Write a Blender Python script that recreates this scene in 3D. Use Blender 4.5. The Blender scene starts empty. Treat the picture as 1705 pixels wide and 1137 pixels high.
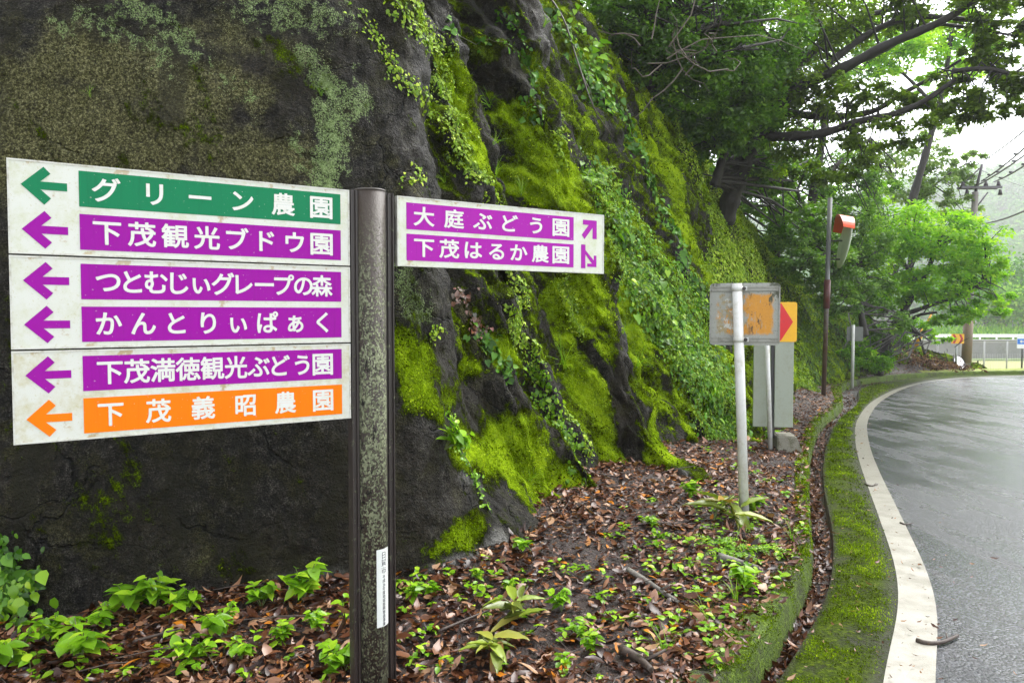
import bpy, bmesh, math, random
import numpy as np
from mathutils import Vector, Matrix
from mathutils.bvhtree import BVHTree

S = bpy.context.scene
COL = S.collection
R = math.radians
rng = np.random.default_rng(7)
random.seed(7)

# ------------------------------------------------------------------ camera, sky, sun, exposure
CAM_Z, PITCH, F, SLOPE = 1.6, R(2.14), 1231.0, 0.03     # the road falls away from the camera by 3 %
cd = bpy.data.cameras.new('camera'); cam = bpy.data.objects.new('camera', cd); COL.objects.link(cam)
cam.location = (0, 0, CAM_Z); cam.rotation_euler = (R(90) - PITCH, 0, 0)
cd.sensor_width = 36; cd.lens = F / 1705 * 36; cd.clip_start = .05; cd.clip_end = 1500
S.camera = cam
SUN_EL, SUN_AZ = R(56), R(48)
w = bpy.data.worlds.new('World'); S.world = w; w.use_nodes = True
nt = w.node_tree; nt.nodes.clear()
sky = nt.nodes.new('ShaderNodeTexSky'); sky.sky_type = 'NISHITA'; sky.sun_disc = False
sky.sun_elevation = SUN_EL; sky.sun_rotation = SUN_AZ; sky.dust_density = 1.5; sky.air_density = 1.0; sky.ozone_density = 1
hs = nt.nodes.new('ShaderNodeHueSaturation'); hs.inputs['Saturation'].default_value = .20; hs.inputs['Value'].default_value = 1.0
bg = nt.nodes.new('ShaderNodeBackground'); bg.inputs['Strength'].default_value = .15
wo = nt.nodes.new('ShaderNodeOutputWorld')
nt.links.new(sky.outputs[0], hs.inputs['Color']); nt.links.new(hs.outputs[0], bg.inputs[0]); nt.links.new(bg.outputs[0], wo.inputs[0])
sd = bpy.data.lights.new('sun', 'SUN'); sd.energy = 1.0; sd.angle = R(32); sd.color = (1, .975, .93)
sun = bpy.data.objects.new('sun', sd); COL.objects.link(sun)
# light travels from the sun (behind and to the right of the camera) to the scene
sun.rotation_euler = Vector((-math.sin(SUN_AZ) * math.cos(SUN_EL), -math.cos(SUN_AZ) * math.cos(SUN_EL), -math.sin(SUN_EL))).to_track_quat('-Z', 'Y').to_euler()
S.view_settings.view_transform = 'Standard'; S.view_settings.look = 'None'
S.view_settings.exposure = 2.15; S.view_settings.gamma = 1
S.cycles.use_denoising = True
S.cycles.max_bounces = 8; S.cycles.diffuse_bounces = 4; S.cycles.glossy_bounces = 3; S.cycles.transmission_bounces = 4
S.cycles.volume_bounces = 1; S.cycles.volume_step_rate = 4; S.cycles.transparent_max_bounces = 8
S.cycles.use_adaptive_sampling = True; S.cycles.adaptive_threshold = .02
S.cycles.sample_clamp_indirect = 6

# ------------------------------------------------------------------ pixel -> place helpers
def ray(px, py):
    cx, cy = (px - 852.5) / F, (568.5 - py) / F
    return Vector((cx, math.cos(PITCH) + cy * math.sin(PITCH), -math.sin(PITCH) + cy * math.cos(PITCH)))
ORG = Vector((0, 0, CAM_Z))
def at(px, py, d):                      # the point at depth d behind a photo pixel
    r = ray(px, py); return ORG + r * (d / r.y)
def gnd(px, py, h=0.):                  # the point h above the road plane behind a photo pixel
    r = ray(px, py); t = (CAM_Z - h) / (-r.z - SLOPE * r.y); return ORG + r * t
def rz(y): return -SLOPE * y

# ------------------------------------------------------------------ noise
_p = np.random.default_rng(3).permutation(256); _p = np.concatenate([_p, _p])
_g = np.array([[1,1,0],[-1,1,0],[1,-1,0],[-1,-1,0],[1,0,1],[-1,0,1],[1,0,-1],[-1,0,-1],[0,1,1],[0,-1,1],[0,1,-1],[0,-1,-1]], float)
def perlin(x, y, z):
    x, y, z = np.broadcast_arrays(np.asarray(x, float), np.asarray(y, float), np.asarray(z, float))
    xi, yi, zi = np.floor(x).astype(int), np.floor(y).astype(int), np.floor(z).astype(int)
    xf, yf, zf = x - xi, y - yi, z - zi
    xi &= 255; yi &= 255; zi &= 255
    f = lambda t: t * t * t * (t * (t * 6 - 15) + 10)
    u, v, q = f(xf), f(yf), f(zf); out = 0
    for dx in (0, 1):
        for dy in (0, 1):
            for dz in (0, 1):
                h = _p[_p[_p[(xi + dx) & 255] + ((yi + dy) & 255)] + ((zi + dz) & 255)] % 12
                g = _g[h]
                dot = g[..., 0] * (xf - dx) + g[..., 1] * (yf - dy) + g[..., 2] * (zf - dz)
                out = out + dot * (u if dx else 1 - u) * (v if dy else 1 - v) * (q if dz else 1 - q)
    return out
def fbm(x, y, z, o=4, gain=.5):
    s, a = 0, 1.
    for k in range(o):
        s = s + a * perlin(x * 2 ** k + 17 * k, y * 2 ** k, z * 2 ** k - 9 * k); a *= gain
    return s
def sstep(a, b, x):
    t = np.clip((x - a) / (b - a), 0, 1); return t * t * (3 - 2 * t)

# ------------------------------------------------------------------ materials
class M:
    """a small node writer: m = M('name'); c = m.noise(...); m.out(color=..., rough=...)"""
    def __init__(s, name):
        s.m = bpy.data.materials.new(name); s.m.use_nodes = True; s.t = s.m.node_tree; s.t.nodes.clear()
        s._co = None
    def n(s, typ, **kw):
        nd = s.t.nodes.new('ShaderNode' + typ)
        for k, v in kw.items(): setattr(nd, k, v)
        return nd
    def put(s, sock, v):
        if isinstance(v, bpy.types.NodeSocket): s.t.links.new(v, sock)
        elif v is not None:
            if isinstance(v, (tuple, list)) and len(v) == 3 and sock.type == 'RGBA': v = (*v, 1)
            sock.default_value = v
    def co(s, kind='Object'):
        nd = s.n('TexCoord'); return nd.outputs[kind]
    def mapped(s, scale=(1, 1, 1), rot=(0, 0, 0), kind='Object'):
        mp = s.n('Mapping'); s.t.links.new(s.co(kind), mp.inputs[0])
        mp.inputs['Scale'].default_value = scale; mp.inputs['Rotation'].default_value = rot; return mp.outputs[0]
    def noise(s, scale, detail=4, rough=.55, vec=None, dist=0):
        nd = s.n('TexNoise'); nd.inputs['Scale'].default_value = scale; nd.inputs['Detail'].default_value = detail
        nd.inputs['Roughness'].default_value = rough; nd.inputs['Distortion'].default_value = dist
        s.put(nd.inputs['Vector'], vec if vec is not None else s.co()); return nd.outputs['Fac']
    def voro(s, scale, vec=None, feature='F1', out='Distance', rand=1):
        nd = s.n('TexVoronoi', feature=feature); nd.inputs['Scale'].default_value = scale; nd.inputs['Randomness'].default_value = rand
        s.put(nd.inputs['Vector'], vec if vec is not None else s.co()); return nd.outputs[out]
    def attr(s, name): 
        nd = s.n('Attribute', attribute_name=name); return nd.outputs['Fac']
    def math(s, op, a, b=0, c=0, clamp=False):
        nd = s.n('Math', operation=op, use_clamp=clamp); s.put(nd.inputs[0], a); s.put(nd.inputs[1], b)
        s.put(nd.inputs[2], c); return nd.outputs[0]
    def step(s, v, a, b):
        nd = s.n('MapRange', interpolation_type='SMOOTHSTEP'); s.put(nd.inputs['Value'], v)
        nd.inputs['From Min'].default_value = a; nd.inputs['From Max'].default_value = b; return nd.outputs[0]
    def mix(s, f, a, b, blend='MIX'):
        nd = s.n('Mix', data_type='RGBA', blend_type=blend); s.put(nd.inputs[0], f); s.put(nd.inputs[6], a); s.put(nd.inputs[7], b); return nd.outputs[2]
    def ramp(s, f, stops):
        nd = s.n('ValToRGB'); e = nd.color_ramp.elements
        while len(e) < len(stops): e.new(.5)
        for k, (p, c) in enumerate(stops): e[k].position = p; e[k].color = (*c, 1)
        s.put(nd.inputs[0], f); return nd.outputs[0]
    def bump(s, h, dist=.01, strength=1, nrm=None):
        nd = s.n('Bump'); nd.inputs['Distance'].default_value = dist; nd.inputs['Strength'].default_value = strength
        s.put(nd.inputs['Height'], h)
        if nrm is not None: s.put(nd.inputs['Normal'], nrm)
        return nd.outputs[0]
    def out(s, color, rough=.7, bump=None, metal=0, spec=.5, coat=None):
        b = s.n('BsdfPrincipled'); s.put(b.inputs['Base Color'], color); s.put(b.inputs['Roughness'], rough)
        s.put(b.inputs['Metallic'], metal); s.put(b.inputs['Specular IOR Level'], spec)
        if coat is not None: s.put(b.inputs['Coat Weight'], coat); b.inputs['Coat Roughness'].default_value = .15
        if bump is not None: s.put(b.inputs['Normal'], bump)
        o = s.n('OutputMaterial'); s.t.links.new(b.outputs[0], o.inputs[0]); return s.m
    def leaf(s, color, transl, rough=.4, gloss=.06, tr_gain=(1.1, 1.25, .5)):
        d = s.n('BsdfDiffuse'); s.put(d.inputs[0], color)
        t = s.n('BsdfTranslucent'); s.put(t.inputs[0], s.mix(1, color, tr_gain, 'MULTIPLY'))
        g = s.n('BsdfGlossy'); g.inputs['Roughness'].default_value = rough; g.inputs[0].default_value = (1, 1, 1, 1)
        m1 = s.n('MixShader'); m1.inputs[0].default_value = transl; s.t.links.new(d.outputs[0], m1.inputs[1]); s.t.links.new(t.outputs[0], m1.inputs[2])
        m2 = s.n('MixShader'); m2.inputs[0].default_value = gloss; s.t.links.new(m1.outputs[0], m2.inputs[1]); s.t.links.new(g.outputs[0], m2.inputs[2])
        o = s.n('OutputMaterial'); s.t.links.new(m2.outputs[0], o.inputs[0]); return s.m

def leafmat(name, stops, transl=.35, gloss=.06, rough=.4):
    m = M(name); return m.leaf(m.ramp(m.attr('tint'), stops), transl, rough, gloss)

# ------------------------------------------------------------------ objects
def link(o, parent=None):
    COL.objects.link(o)
    if parent is not None: o.parent = parent
    return o
def tag(o, label=None, cat=None, group=None, kind=None):
    if label: o['label'] = label
    if cat: o['category'] = cat
    if group: o['group'] = group
    if kind: o['kind'] = kind
    return o
def empty(name, loc, label, cat, group=None, rotz=0):
    o = bpy.data.objects.new(name, None); o.location = loc; o.rotation_euler = (0, 0, rotz); o.empty_display_size = .1
    link(o); return tag(o, label, cat, group)
def mesh_from(name, V, Fc, mat, smooth=True):
    me = bpy.data.meshes.new(name); me.from_pydata([tuple(v) for v in V], [], [tuple(f) for f in Fc])
    me.materials.append(mat)
    if smooth: me.polygons.foreach_set('use_smooth', np.ones(len(me.polygons), bool))
    me.update(); return me
def fast_mesh(name, V, Q, mat, smooth=True, attrs=None):
    """V (n,3), Q (m,k) faces of one size"""
    me = bpy.data.meshes.new(name); V = np.asarray(V, np.float32); Q = np.asarray(Q, np.int32); m, k = Q.shape
    me.vertices.add(len(V)); me.vertices.foreach_set('co', V.ravel())
    me.loops.add(m * k); me.loops.foreach_set('vertex_index', Q.ravel())
    me.polygons.add(m); me.polygons.foreach_set('loop_start', np.arange(0, m * k, k, dtype=np.int32))
    me.polygons.foreach_set('loop_total', np.full(m, k, np.int32))
    if smooth: me.polygons.foreach_set('use_smooth', np.ones(m, bool))
    me.materials.append(mat)
    for nme, arr in (attrs or {}).items():
        a = me.attributes.new(nme, 'FLOAT', 'POINT'); a.data.foreach_set('value', np.asarray(arr, np.float32))
    me.update(calc_edges=True); me.validate(); return me
def ob(name, me, parent=None, loc=None):
    o = bpy.data.objects.new(name, me); link(o, parent)
    if loc is not None: o.location = loc
    return o
class B:
    """collects boxes, tubes and prisms into one bmesh"""
    def __init__(s): s.b = bmesh.new()
    def box(s, c, d, rot=None, bev=0):
        r = bmesh.ops.create_cube(s.b, size=1); vs = r['verts']
        bmesh.ops.scale(s.b, vec=d, verts=vs)
        if bev:
            es = list({e for v in vs for e in v.link_edges})
            rr = bmesh.ops.bevel(s.b, geom=es, offset=bev, segments=2, affect='EDGES', profile=.5); vs = list({v for f in rr['faces'] for v in f.verts} | {v for v in vs if v.is_valid})
        if rot is not None: bmesh.ops.rotate(s.b, matrix=rot, verts=vs, cent=(0, 0, 0))
        bmesh.ops.translate(s.b, vec=c, verts=vs); return s
    def cyl(s, p, q, r1, r2=None, n=16, caps=True):
        return s.tube([p, q], [r1, r1 if r2 is None else r2], n, caps)
    def tube(s, pts, rad, n=8, caps=True):
        pts = [Vector(p) for p in pts]
        if not hasattr(rad, '__len__'): rad = [rad] * len(pts)
        rings, up = [], None
        for i, p in enumerate(pts):
            t = (pts[min(i + 1, len(pts) - 1)] - pts[max(i - 1, 0)]).normalized()
            if up is None: up = Vector((0, 0, 1)) if abs(t.z) < .9 else Vector((1, 0, 0))
            a = t.cross(up).normalized(); up = a.cross(t).normalized()
            rings.append([s.b.verts.new(p + (a * math.cos(2 * math.pi * k / n) + up * math.sin(2 * math.pi * k / n)) * rad[i]) for k in range(n)])
        for i in range(len(rings) - 1):
            for k in range(n):
                f = s.b.faces.new((rings[i][k], rings[i][(k + 1) % n], rings[i + 1][(k + 1) % n], rings[i + 1][k])); f.smooth = True
        if caps: s.b.faces.new(rings[0]); s.b.faces.new(rings[-1][::-1])
        return s
    def prism(s, poly, y0, y1):            # polygon in x,z extruded from y0 to y1
        a = [s.b.verts.new((x, y0, z)) for x, z in poly]; c = [s.b.verts.new((x, y1, z)) for x, z in poly]
        s.b.faces.new(a); s.b.faces.new(c[::-1]); n = len(poly)
        for k in range(n): s.b.faces.new((a[k], c[k], c[(k + 1) % n], a[(k + 1) % n]))
        return s
    def make(s, name, mat, parent=None, loc=None):
        bmesh.ops.recalc_face_normals(s.b, faces=s.b.faces[:])
        me = bpy.data.meshes.new(name); s.b.to_mesh(me); s.b.free(); me.materials.append(mat); return ob(name, me, parent, loc)

# leaf templates: (length, width, lift) per vertex and faces
T_DIAMOND = (np.array([[0,0,0],[.45,.5,.08],[1,0,-.12],[.45,-.5,.08]], float), [[0,2,1],[0,3,2]])
T_OVATE = (np.array([[0,0,0],[.2,.36,.06],[.55,.42,.05],[1,0,-.2],[.55,-.42,.05],[.2,-.36,.06],[.4,0,-.01],[.72,0,-.06],[.82,.2,-.06],[.82,-.2,-.06]], float),
           [[0,6,1],[1,6,2],[6,7,2],[2,7,8],[7,3,8],[0,5,6],[5,4,6],[6,4,7],[4,9,7],[7,9,3]])
T_HEART = (np.array([[0,0,0],[-.14,.25,.05],[.1,.52,.08],[.5,.4,.03],[1,0,-.18],[.5,-.4,.03],[.1,-.52,.08],[-.14,-.25,.05],[.35,0,-.02]], float),
           [[0,8,1],[1,8,2],[2,8,3],[3,8,4],[0,7,8],[7,6,8],[6,5,8],[5,4,8]])
T_CURL = (np.array([[0,0,.1],[.25,.3,.16],[.6,.32,.14],[1,0,.3],[.6,-.32,.02],[.25,-.3,.02],[.45,0,0]], float), [[0,6,1],[1,6,2],[2,6,3],[0,5,6],[5,4,6],[4,3,6]])
T_BLADE = (np.array([[0,.1,0],[0,-.1,0],[.33,.11,.12],[.33,-.11,.12],[.7,.08,.08],[.7,-.08,.08],[1,0,-.1]], float), [[0,1,3],[0,3,2],[2,3,5],[2,5,4],[4,5,6]])
def unit(a): return a / np.maximum(np.linalg.norm(a, axis=-1, keepdims=True), 1e-9)
def leaf_arrays(P, N, D, L, W, T, bend=1.):
    tv, tf = T; P = np.asarray(P, float); n = len(P)
    D = np.asarray(D, float); N = np.asarray(N, float)
    D = unit(D - N * np.sum(D * N, 1, keepdims=True)); Wd = np.cross(N, D)
    L = np.broadcast_to(L, n); W = np.broadcast_to(W, n)
    V = P[:, None] + D[:, None] * (tv[None, :, 0, None] * L[:, None, None]) + Wd[:, None] * (tv[None, :, 1, None] * W[:, None, None]) + N[:, None] * (tv[None, :, 2, None] * L[:, None, None] * bend)
    k = len(tv); Q = (np.arange(n)[:, None, None] * k + np.array(tf)[None]).reshape(-1, 3)
    return V.reshape(-1, 3), Q, k
def leaf_mesh(name, P, N, D, L, W, T, tint, mat, bend=1.):
    V, Q, k = leaf_arrays(P, unit(np.asarray(N, float)), D, L, W, T, bend)
    return fast_mesh(name, V, Q, mat, True, {'tint': np.repeat(np.broadcast_to(tint, len(P)), k)})
def rnd_dirs(n):
    return unit(rng.normal(size=(n, 3)))

def spline(pts, per=None, n=None):
    """Catmull-Rom through the points, resampled evenly"""
    P = np.array([tuple(p) for p in pts], float); P = np.vstack([2 * P[0] - P[1], P, 2 * P[-1] - P[-2]])
    out = []
    for i in range(1, len(P) - 2):
        t = np.linspace(0, 1, 24, endpoint=False)[:, None]; a, b, c, d = P[i - 1], P[i], P[i + 1], P[i + 2]
        out.append(.5 * (2 * b + (c - a) * t + (2 * a - 5 * b + 4 * c - d) * t ** 2 + (3 * b - a - 3 * c + d) * t ** 3))
    out.append(P[-2][None]); Q = np.vstack(out); L = np.concatenate([[0], np.cumsum(np.linalg.norm(np.diff(Q, axis=0), axis=1))])
    if n is None: n = max(2, int(L[-1] / per))
    s = np.linspace(0, L[-1], n); return np.stack([np.interp(s, L, Q[:, k]) for k in range(P.shape[1])], 1)
# ================================================================== ROAD, GUTTER, BANK
def zoomed(pts, h=0.):                   # traced road edges -> road plane
    return [gnd(1000 + x * .4283, 650 + y * .4283, h) for x, y in pts]
NEAR = {}
def edge(pts, h, back, far):
    p = [(q.x, q.y) for q in zoomed(pts, h)]
    Q = spline(back + p + far, n=420); k = np.hanning(15); k /= k.sum()
    return np.stack([np.convolve(np.pad(Q[:, c], 7, 'reflect', reflect_type='odd'), k, 'valid') for c in (0, 1)], 1)
LINE_L = edge([(1095,1130),(1150,960),(1163,800),(1150,690),(1110,570),(1060,430),(1010,290),(990,190),(1000,110),(1060,40)], 0,
              [(-2.9,-6),(-.9,-1.5)], [(12.0,22.8),(15.2,26.6),(18.6,29.0),(23,30.3),(30,30.6),(48,29.0)])
D_ = np.gradient(LINE_L, axis=0); NRM = unit(np.stack([D_[:, 1], -D_[:, 0]], 1))        # to the road side
LINE_R = LINE_L + NRM * (.185 + .025 * sstep(6, 3, LINE_L[:, 1]))[:, None]
APR_L = edge([(690,1130),(810,940),(890,790),(908,640),(900,520),(875,420),(865,300),(880,210),(920,120),(1000,50)], 0,
              [(-4.1,-6),(-2.0,-1.5)], [(10.9,22.9),(14.2,26.9),(17.8,29.6),(22.8,31.1),(30,31.5),(48,30)])
KERB_R = edge([(455,1130),(600,990),(690,850),(770,720),(812,620),(803,480),(798,300),(812,200),(852,110),(935,40)], .12,
              [(-4.7,-6),(-2.55,-1.5)], [(10.3,22.9),(13.6,27.1),(17.3,30.0),(22.6,31.7),(30,32.1),(48,30.6)])
KERB_L = edge([(310,1130),(440,990),(590,860),(725,680),(785,590),(780,440),(776,290),(793,200),(835,110),(918,40)], .13,
              [(-4.95,-6),(-2.8,-1.5)], [(10.1,23.0),(13.4,27.25),(17.2,30.15),(22.6,31.9),(30,32.3),(48,30.8)])
def strip(name, curves, mat, sub=6, attrs=None, rough=None, uvs=None):
    """a sheet through several (xy curve, height above road) rails"""
    rows = []
    for a in range(len(curves) - 1):
        (c0, h0), (c1, h1) = curves[a], curves[a + 1]
        for k in range(sub + (a == len(curves) - 2)):
            t = k / sub; c = c0 * (1 - t) + c1 * t; h = h0 * (1 - t) + h1 * t
            rows.append(np.column_stack([c, h + rz(c[:, 1])]))
    G = np.array(rows)
    if rough is not None:
        G[..., 2] += rough(G[..., 0], G[..., 1], len(rows))
    m, n = G.shape[:2]; I = np.arange(m * n).reshape(m, n)
    Q = np.stack([I[:-1, :-1], I[1:, :-1], I[1:, 1:], I[:-1, 1:]], -1).reshape(-1, 4)
    me = fast_mesh(name, G.reshape(-1, 3), Q, mat, True, attrs); o = ob(name, me); o['kind'] = 'structure'; return o, G

# wet asphalt
m = M('wet_asphalt')
v = m.co()
agg = m.voro(72, v); agg2 = m.noise(190, 3, .6, v); patch = m.noise(.55, 5, .6, v, .6)
stre = m.noise(1., 5, .62, m.mapped((3.4, .55, 1), (0, 0, R(-26))), .5); fine = m.noise(14, 4, .6, v)
h = m.math('ADD', m.math('MULTIPLY', agg, -.7), m.math('MULTIPLY', agg2, .6))
wet = m.step(m.math('ADD', m.math('MULTIPLY', stre, .65), m.math('MULTIPLY', patch, .5)), .47, .66)
colr = m.mix(wet, m.mix(fine, (.0045, .005, .0070), (.014, .0155, .020)), m.mix(agg2, (.0045, .005, .0062), (.012, .013, .016)))
colr = m.mix(m.step(m.voro(72, v, 'F1', 'Color'), .62, .7), colr, (.055, .058, .066))
rough = m.math('SUBTRACT', .33, m.math('MULTIPLY', wet, .20))
bmp = m.bump(m.math('MULTIPLY', fine, .6), .006, .4, m.bump(m.math('MULTIPLY', h, m.math('SUBTRACT', 1, m.math('MULTIPLY', wet, .62))), .0075, 1))
ASPH = m.out(colr, rough, bmp, spec=.40)
ROAD_IN = LINE_L + NRM * 7.2
strip('road', [(LINE_L - NRM * .0, -.004), (ROAD_IN, -.06)], ASPH, 8)
# inner verge of the bend (outside the picture)
m = M('verge_grass'); VG = m.out(m.mix(m.noise(3, 5), (.06, .1, .02), (.13, .2, .04)), .9, m.bump(m.noise(40), .03))
ROAD_IN2 = LINE_L + NRM * 9.5
strip('verge', [(ROAD_IN - NRM * .05, -.09), (ROAD_IN2, .25)], VG, 3)
# edge line paint
m = M('worn_line_paint')
dirt = m.step(m.noise(5, 6, .65), .35, .75); chip = m.step(m.noise(60, 4, .6), .66, .72); grain = m.noise(150, 2)
farn = m.math('MULTIPLY', m.step(m.n('SeparateXYZ').outputs[1], 0, 1), 0)
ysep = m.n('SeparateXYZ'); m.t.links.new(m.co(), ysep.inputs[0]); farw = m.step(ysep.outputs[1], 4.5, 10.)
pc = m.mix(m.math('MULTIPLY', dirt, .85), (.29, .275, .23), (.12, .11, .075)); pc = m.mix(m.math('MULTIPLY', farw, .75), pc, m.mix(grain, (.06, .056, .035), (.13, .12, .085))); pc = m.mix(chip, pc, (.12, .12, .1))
PAINT = m.out(pc, .42, m.bump(grain, .004, .7), spec=.5)
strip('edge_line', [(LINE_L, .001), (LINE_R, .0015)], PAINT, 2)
# mossy concrete apron between gutter and line
m = M('mossy_apron')
a = m.attr('across'); n1 = m.noise(2.2, 6, .65); n2 = m.noise(38, 4, .6); n3 = m.noise(7, 5, .6); n4 = m.noise(140, 2)
mossf = m.step(m.math('ADD', m.math('ADD', m.math('MULTIPLY', n1, .9), m.math('MULTIPLY', n3, .45)), m.math('MULTIPLY', n2, .4)), .68, .98)
edgef = m.math('MULTIPLY', m.step(a, .98, .62), m.step(a, .0, .12))
mossf = m.math('MULTIPLY', mossf, edgef)
conc = m.mix(n3, (.008, .010, .002), (.026, .026, .010)); conc = m.mix(m.step(n2, .45, .7), conc, (.022, .034, .003))
mcol = m.ramp(n2, [(.25, (.016, .028, .001)), (.5, (.055, .09, .002)), (.75, (.14, .19, .006))])
conc = m.mix(m.step(m.noise(4.3, 4), .58, .68), conc, (.032, .020, .012))
APRON = m.out(m.mix(mossf, conc, mcol), m.math('ADD', .5, m.math('MULTIPLY', mossf, .4)), m.bump(m.math('ADD', n2, m.math('MULTIPLY', m.math('MULTIPLY', mossf, n4), 2)), .02, .9), spec=.1)
SUBA = 10
acr = np.repeat(np.linspace(0, 1, SUBA + 1), 420)
def apr_r(x, y, n):
    k = np.linspace(0, 1, n)[:, None]; e = np.sin(np.pi * k)
    return e * (.015 + .012 * fbm(x * 2.5, y * 2.5, 3.3, 4))
apron, _ = strip('gutter_apron', [(APR_L, -.002), (LINE_L, -.003)], APRON, SUBA, {'across': acr}, apr_r)
# gutter
m = M('gutter_mud')
gm = m.mix(m.noise(6, 5, .6), (.008, .005, .0035), (.026, .016, .010)); gm = m.mix(m.step(m.noise(25, 4), .62, .75), gm, (.05, .03, .018))
GUT = m.out(gm, .38, m.bump(m.noise(45, 5, .6), .02, .8), spec=.5)
G1 = APR_L * .93 + KERB_R * .07; G2 = APR_L * .12 + KERB_R * .88
strip('gutter', [(APR_L, -.003), (G1, -.075), (G2, -.095), (KERB_R + NRM * .035, -.085)], GUT, 3, None, lambda x, y, n: .008 * fbm(x * 6, y * 6, 1.2, 3))
# mossy kerb
m = M('mossy_kerb')
n1 = m.noise(1.9, 5, .65); n2 = m.noise(45, 4, .6); n4 = m.noise(150, 2)
kf = m.step(m.math('ADD', n1, m.math('MULTIPLY', n2, .35)), .46, .74)
kc = m.mix(m.noise(9, 5), (.012, .010, .005), (.05, .045, .03))
kcol = m.ramp(n2, [(.25, (.02, .04, .002)), (.5, (.07, .12, .003)), (.78, (.18, .27, .01))])
KERB = m.out(m.mix(kf, kc, kcol), .8, m.bump(m.math('ADD', n2, m.math('MULTIPLY', n4, .7)), .03, 1), spec=.3)
kr = lambda x, y, n: .026 * fbm(x * 4.5, y * 4.5, 2.2, 5, .6)
strip('kerb', [(KERB_R + NRM * .045, -.10), (KERB_R + NRM * .03, -.02), (KERB_R + NRM * .018, .05), (KERB_R + NRM * .006, .105), (KERB_R - NRM * .02, .118), (KERB_L, .118), (KERB_L - NRM * .1, .08)], KERB, 3, None, kr)

# ------------------------------------------------------------------ the cliff
#        foot x, foot y, lean, foot bulge, height, back dir x, y
CC = np.array([
 (-9.0, 3.2, .16, .00, 5.6, -.10, 1.0), (-5.0, 3.7, .15, .00, 5.6, -.10, 1.0), (-2.74, 3.96, .15, .0, 5.6, -.12, 1), (-1.35, 4.14, .16, .0, 5.6, -.15, 1),
 (-.75, 4.2, .19, .05, 5.8, -.25, 1), (-.35, 4.28, .22, .12, 6.0, -.4, .9), (-.02, 4.5, .26, .30, 6.2, -.6, .8), (.22, 4.52, .28, .70, 6.3, -.7, .7), (.50, 4.62, .29, .85, 6.4, -.75, .65),
 (.70, 4.95, .30, .80, 6.5, -.8, .6), (.62, 5.5, .32, .35, 6.6, -.85, .55), (.80, 5.85, .34, .30, 6.7, -.85, .5), (1.12, 5.85, .36, .50, 6.8, -.88, .48), (1.22, 6.15, .36, .50, 6.8, -.88, .48),
 (1.12, 6.65, .37, .20, 6.9, -.88, .48), (1.45, 6.75, .34, .25, 7.0, -.88, .48), (1.92, 6.8, .30, .50, 7.1, -.88, .48), (2.06, 7.2, .31, .48, 7.1, -.88, .48), (1.80, 7.9, .46, .15, 7.1, -.86, .5),
 (2.15, 8.7, .50, .00, 7.1, -.85, .5), (2.9, 9.4, .46, .10, 7.2, -.85, .5), (3.5, 10.4, .44, .05, 7.3, -.85, .5), (4.2, 11.5, .42, .2, 7.3, -.86, .48), (4.9, 12.3, .42, .5, 7.2, -.86, .48),
 (5.15, 13.6, .40, .1, 8.0, -.86, .48), (6.4, 16.2, .38, .15, 8.0, -.86, .48), (7.7, 18.8, .40, .3, 7.2, -.84, .5), (9.2, 21.5, .46, .1, 5.7, -.82, .55), (11.2, 24.6, .55, .1, 4.5, -.78, .62),
 (13.2, 27.2, .62, .1, 3.6, -.7, .7), (15.5, 29.6, .75, .0, 2.7, -.6, .8), (18.3, 31.8, .9, 0, 1.3, -.4, .9), (21.5, 33.2, 1.0, 0, .25, -.2, 1)], float)
CP = spline(CC, n=4000)
seg = np.linalg.norm(np.diff(CP[:, :2], axis=0), axis=1); S_ = np.concatenate([[0], np.cumsum(seg)])
dens = np.interp(S_, S_, np.clip(.0042 * np.hypot(CP[:, 0], CP[:, 1]), .016, .09)); tt = np.concatenate([[0], np.cumsum(np.diff(S_) / dens[1:])])
NC = int(tt[-1]); sc = np.interp(np.linspace(0, tt[-1], NC), tt, S_)
C = np.stack([np.interp(sc, S_, CP[:, k]) for k in range(7)], 1); C[:, 5:] = unit(C[:, 5:])
NR = 300
vv = np.linspace(0, 1, NR)[:, None]
Z = -.35 + (C[None, :, 4] + .35) * vv                    # height above the road plane
zz = np.maximum(Z, 0)
back = C[None, :, 2] * Z + C[None, :, 3] * (1 - np.exp(-zz / .42)) + .16 * np.maximum(0, zz - C[None, :, 4] + 1.0) ** 2
X = C[None, :, 0] + C[None, :, 5] * back; Y = C[None, :, 1] + C[None, :, 6] * back
mid = sstep(7.6, 11.5, sc[None] - 0 * Z)                   # the left wall is smoother than the buttresses
SS = sc[None] + 0 * Z
# broad swellings, slanting furrows, pits
dsp = .15 * fbm(SS * .55, Z * .45, 4.4, 3) * (.35 + mid) + .03 * fbm(SS * 1.3, Z * 1.1, 8.2, 3)
lump = np.abs(fbm(SS * 1.05 + Z * .45, Z * .62, 1.7, 3))                       # rounded shoulders with creases between them
dsp = dsp + (.12 + .88 * mid) * .32 * (np.minimum(lump, .5) - .22)
lump2 = np.abs(fbm(SS * 2.6 + Z * .8, Z * 1.7, 6.1, 3))
dsp = dsp + (.10 + .90 * mid) * .12 * (np.minimum(lump2, .5) - .2)
led = perlin(SS * .8, Z * 2.1 + .6 * perlin(SS * .9, Z * .4, 2.), 9.1)              # broken ledges
dsp = dsp + mid * .07 * (sstep(-.05, .12, led) - .5) * sstep(-.2, .25, fbm(SS * .7, Z * .6, 15.1, 2))
dsp = dsp + (.012 + .014 * mid) * fbm(SS * 8, Z * 7, 5.3, 4, .6) + .004 * perlin(SS * 26, Z * 24, 1.9)
crk = 1 - sstep(.0, .035, np.abs(fbm(SS * 1.1 - Z * .7, Z * .9 + SS * .2, 21.3, 4)))   # cracks
dsp = dsp - .022 * crk * (.25 + .75 * mid)
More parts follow.
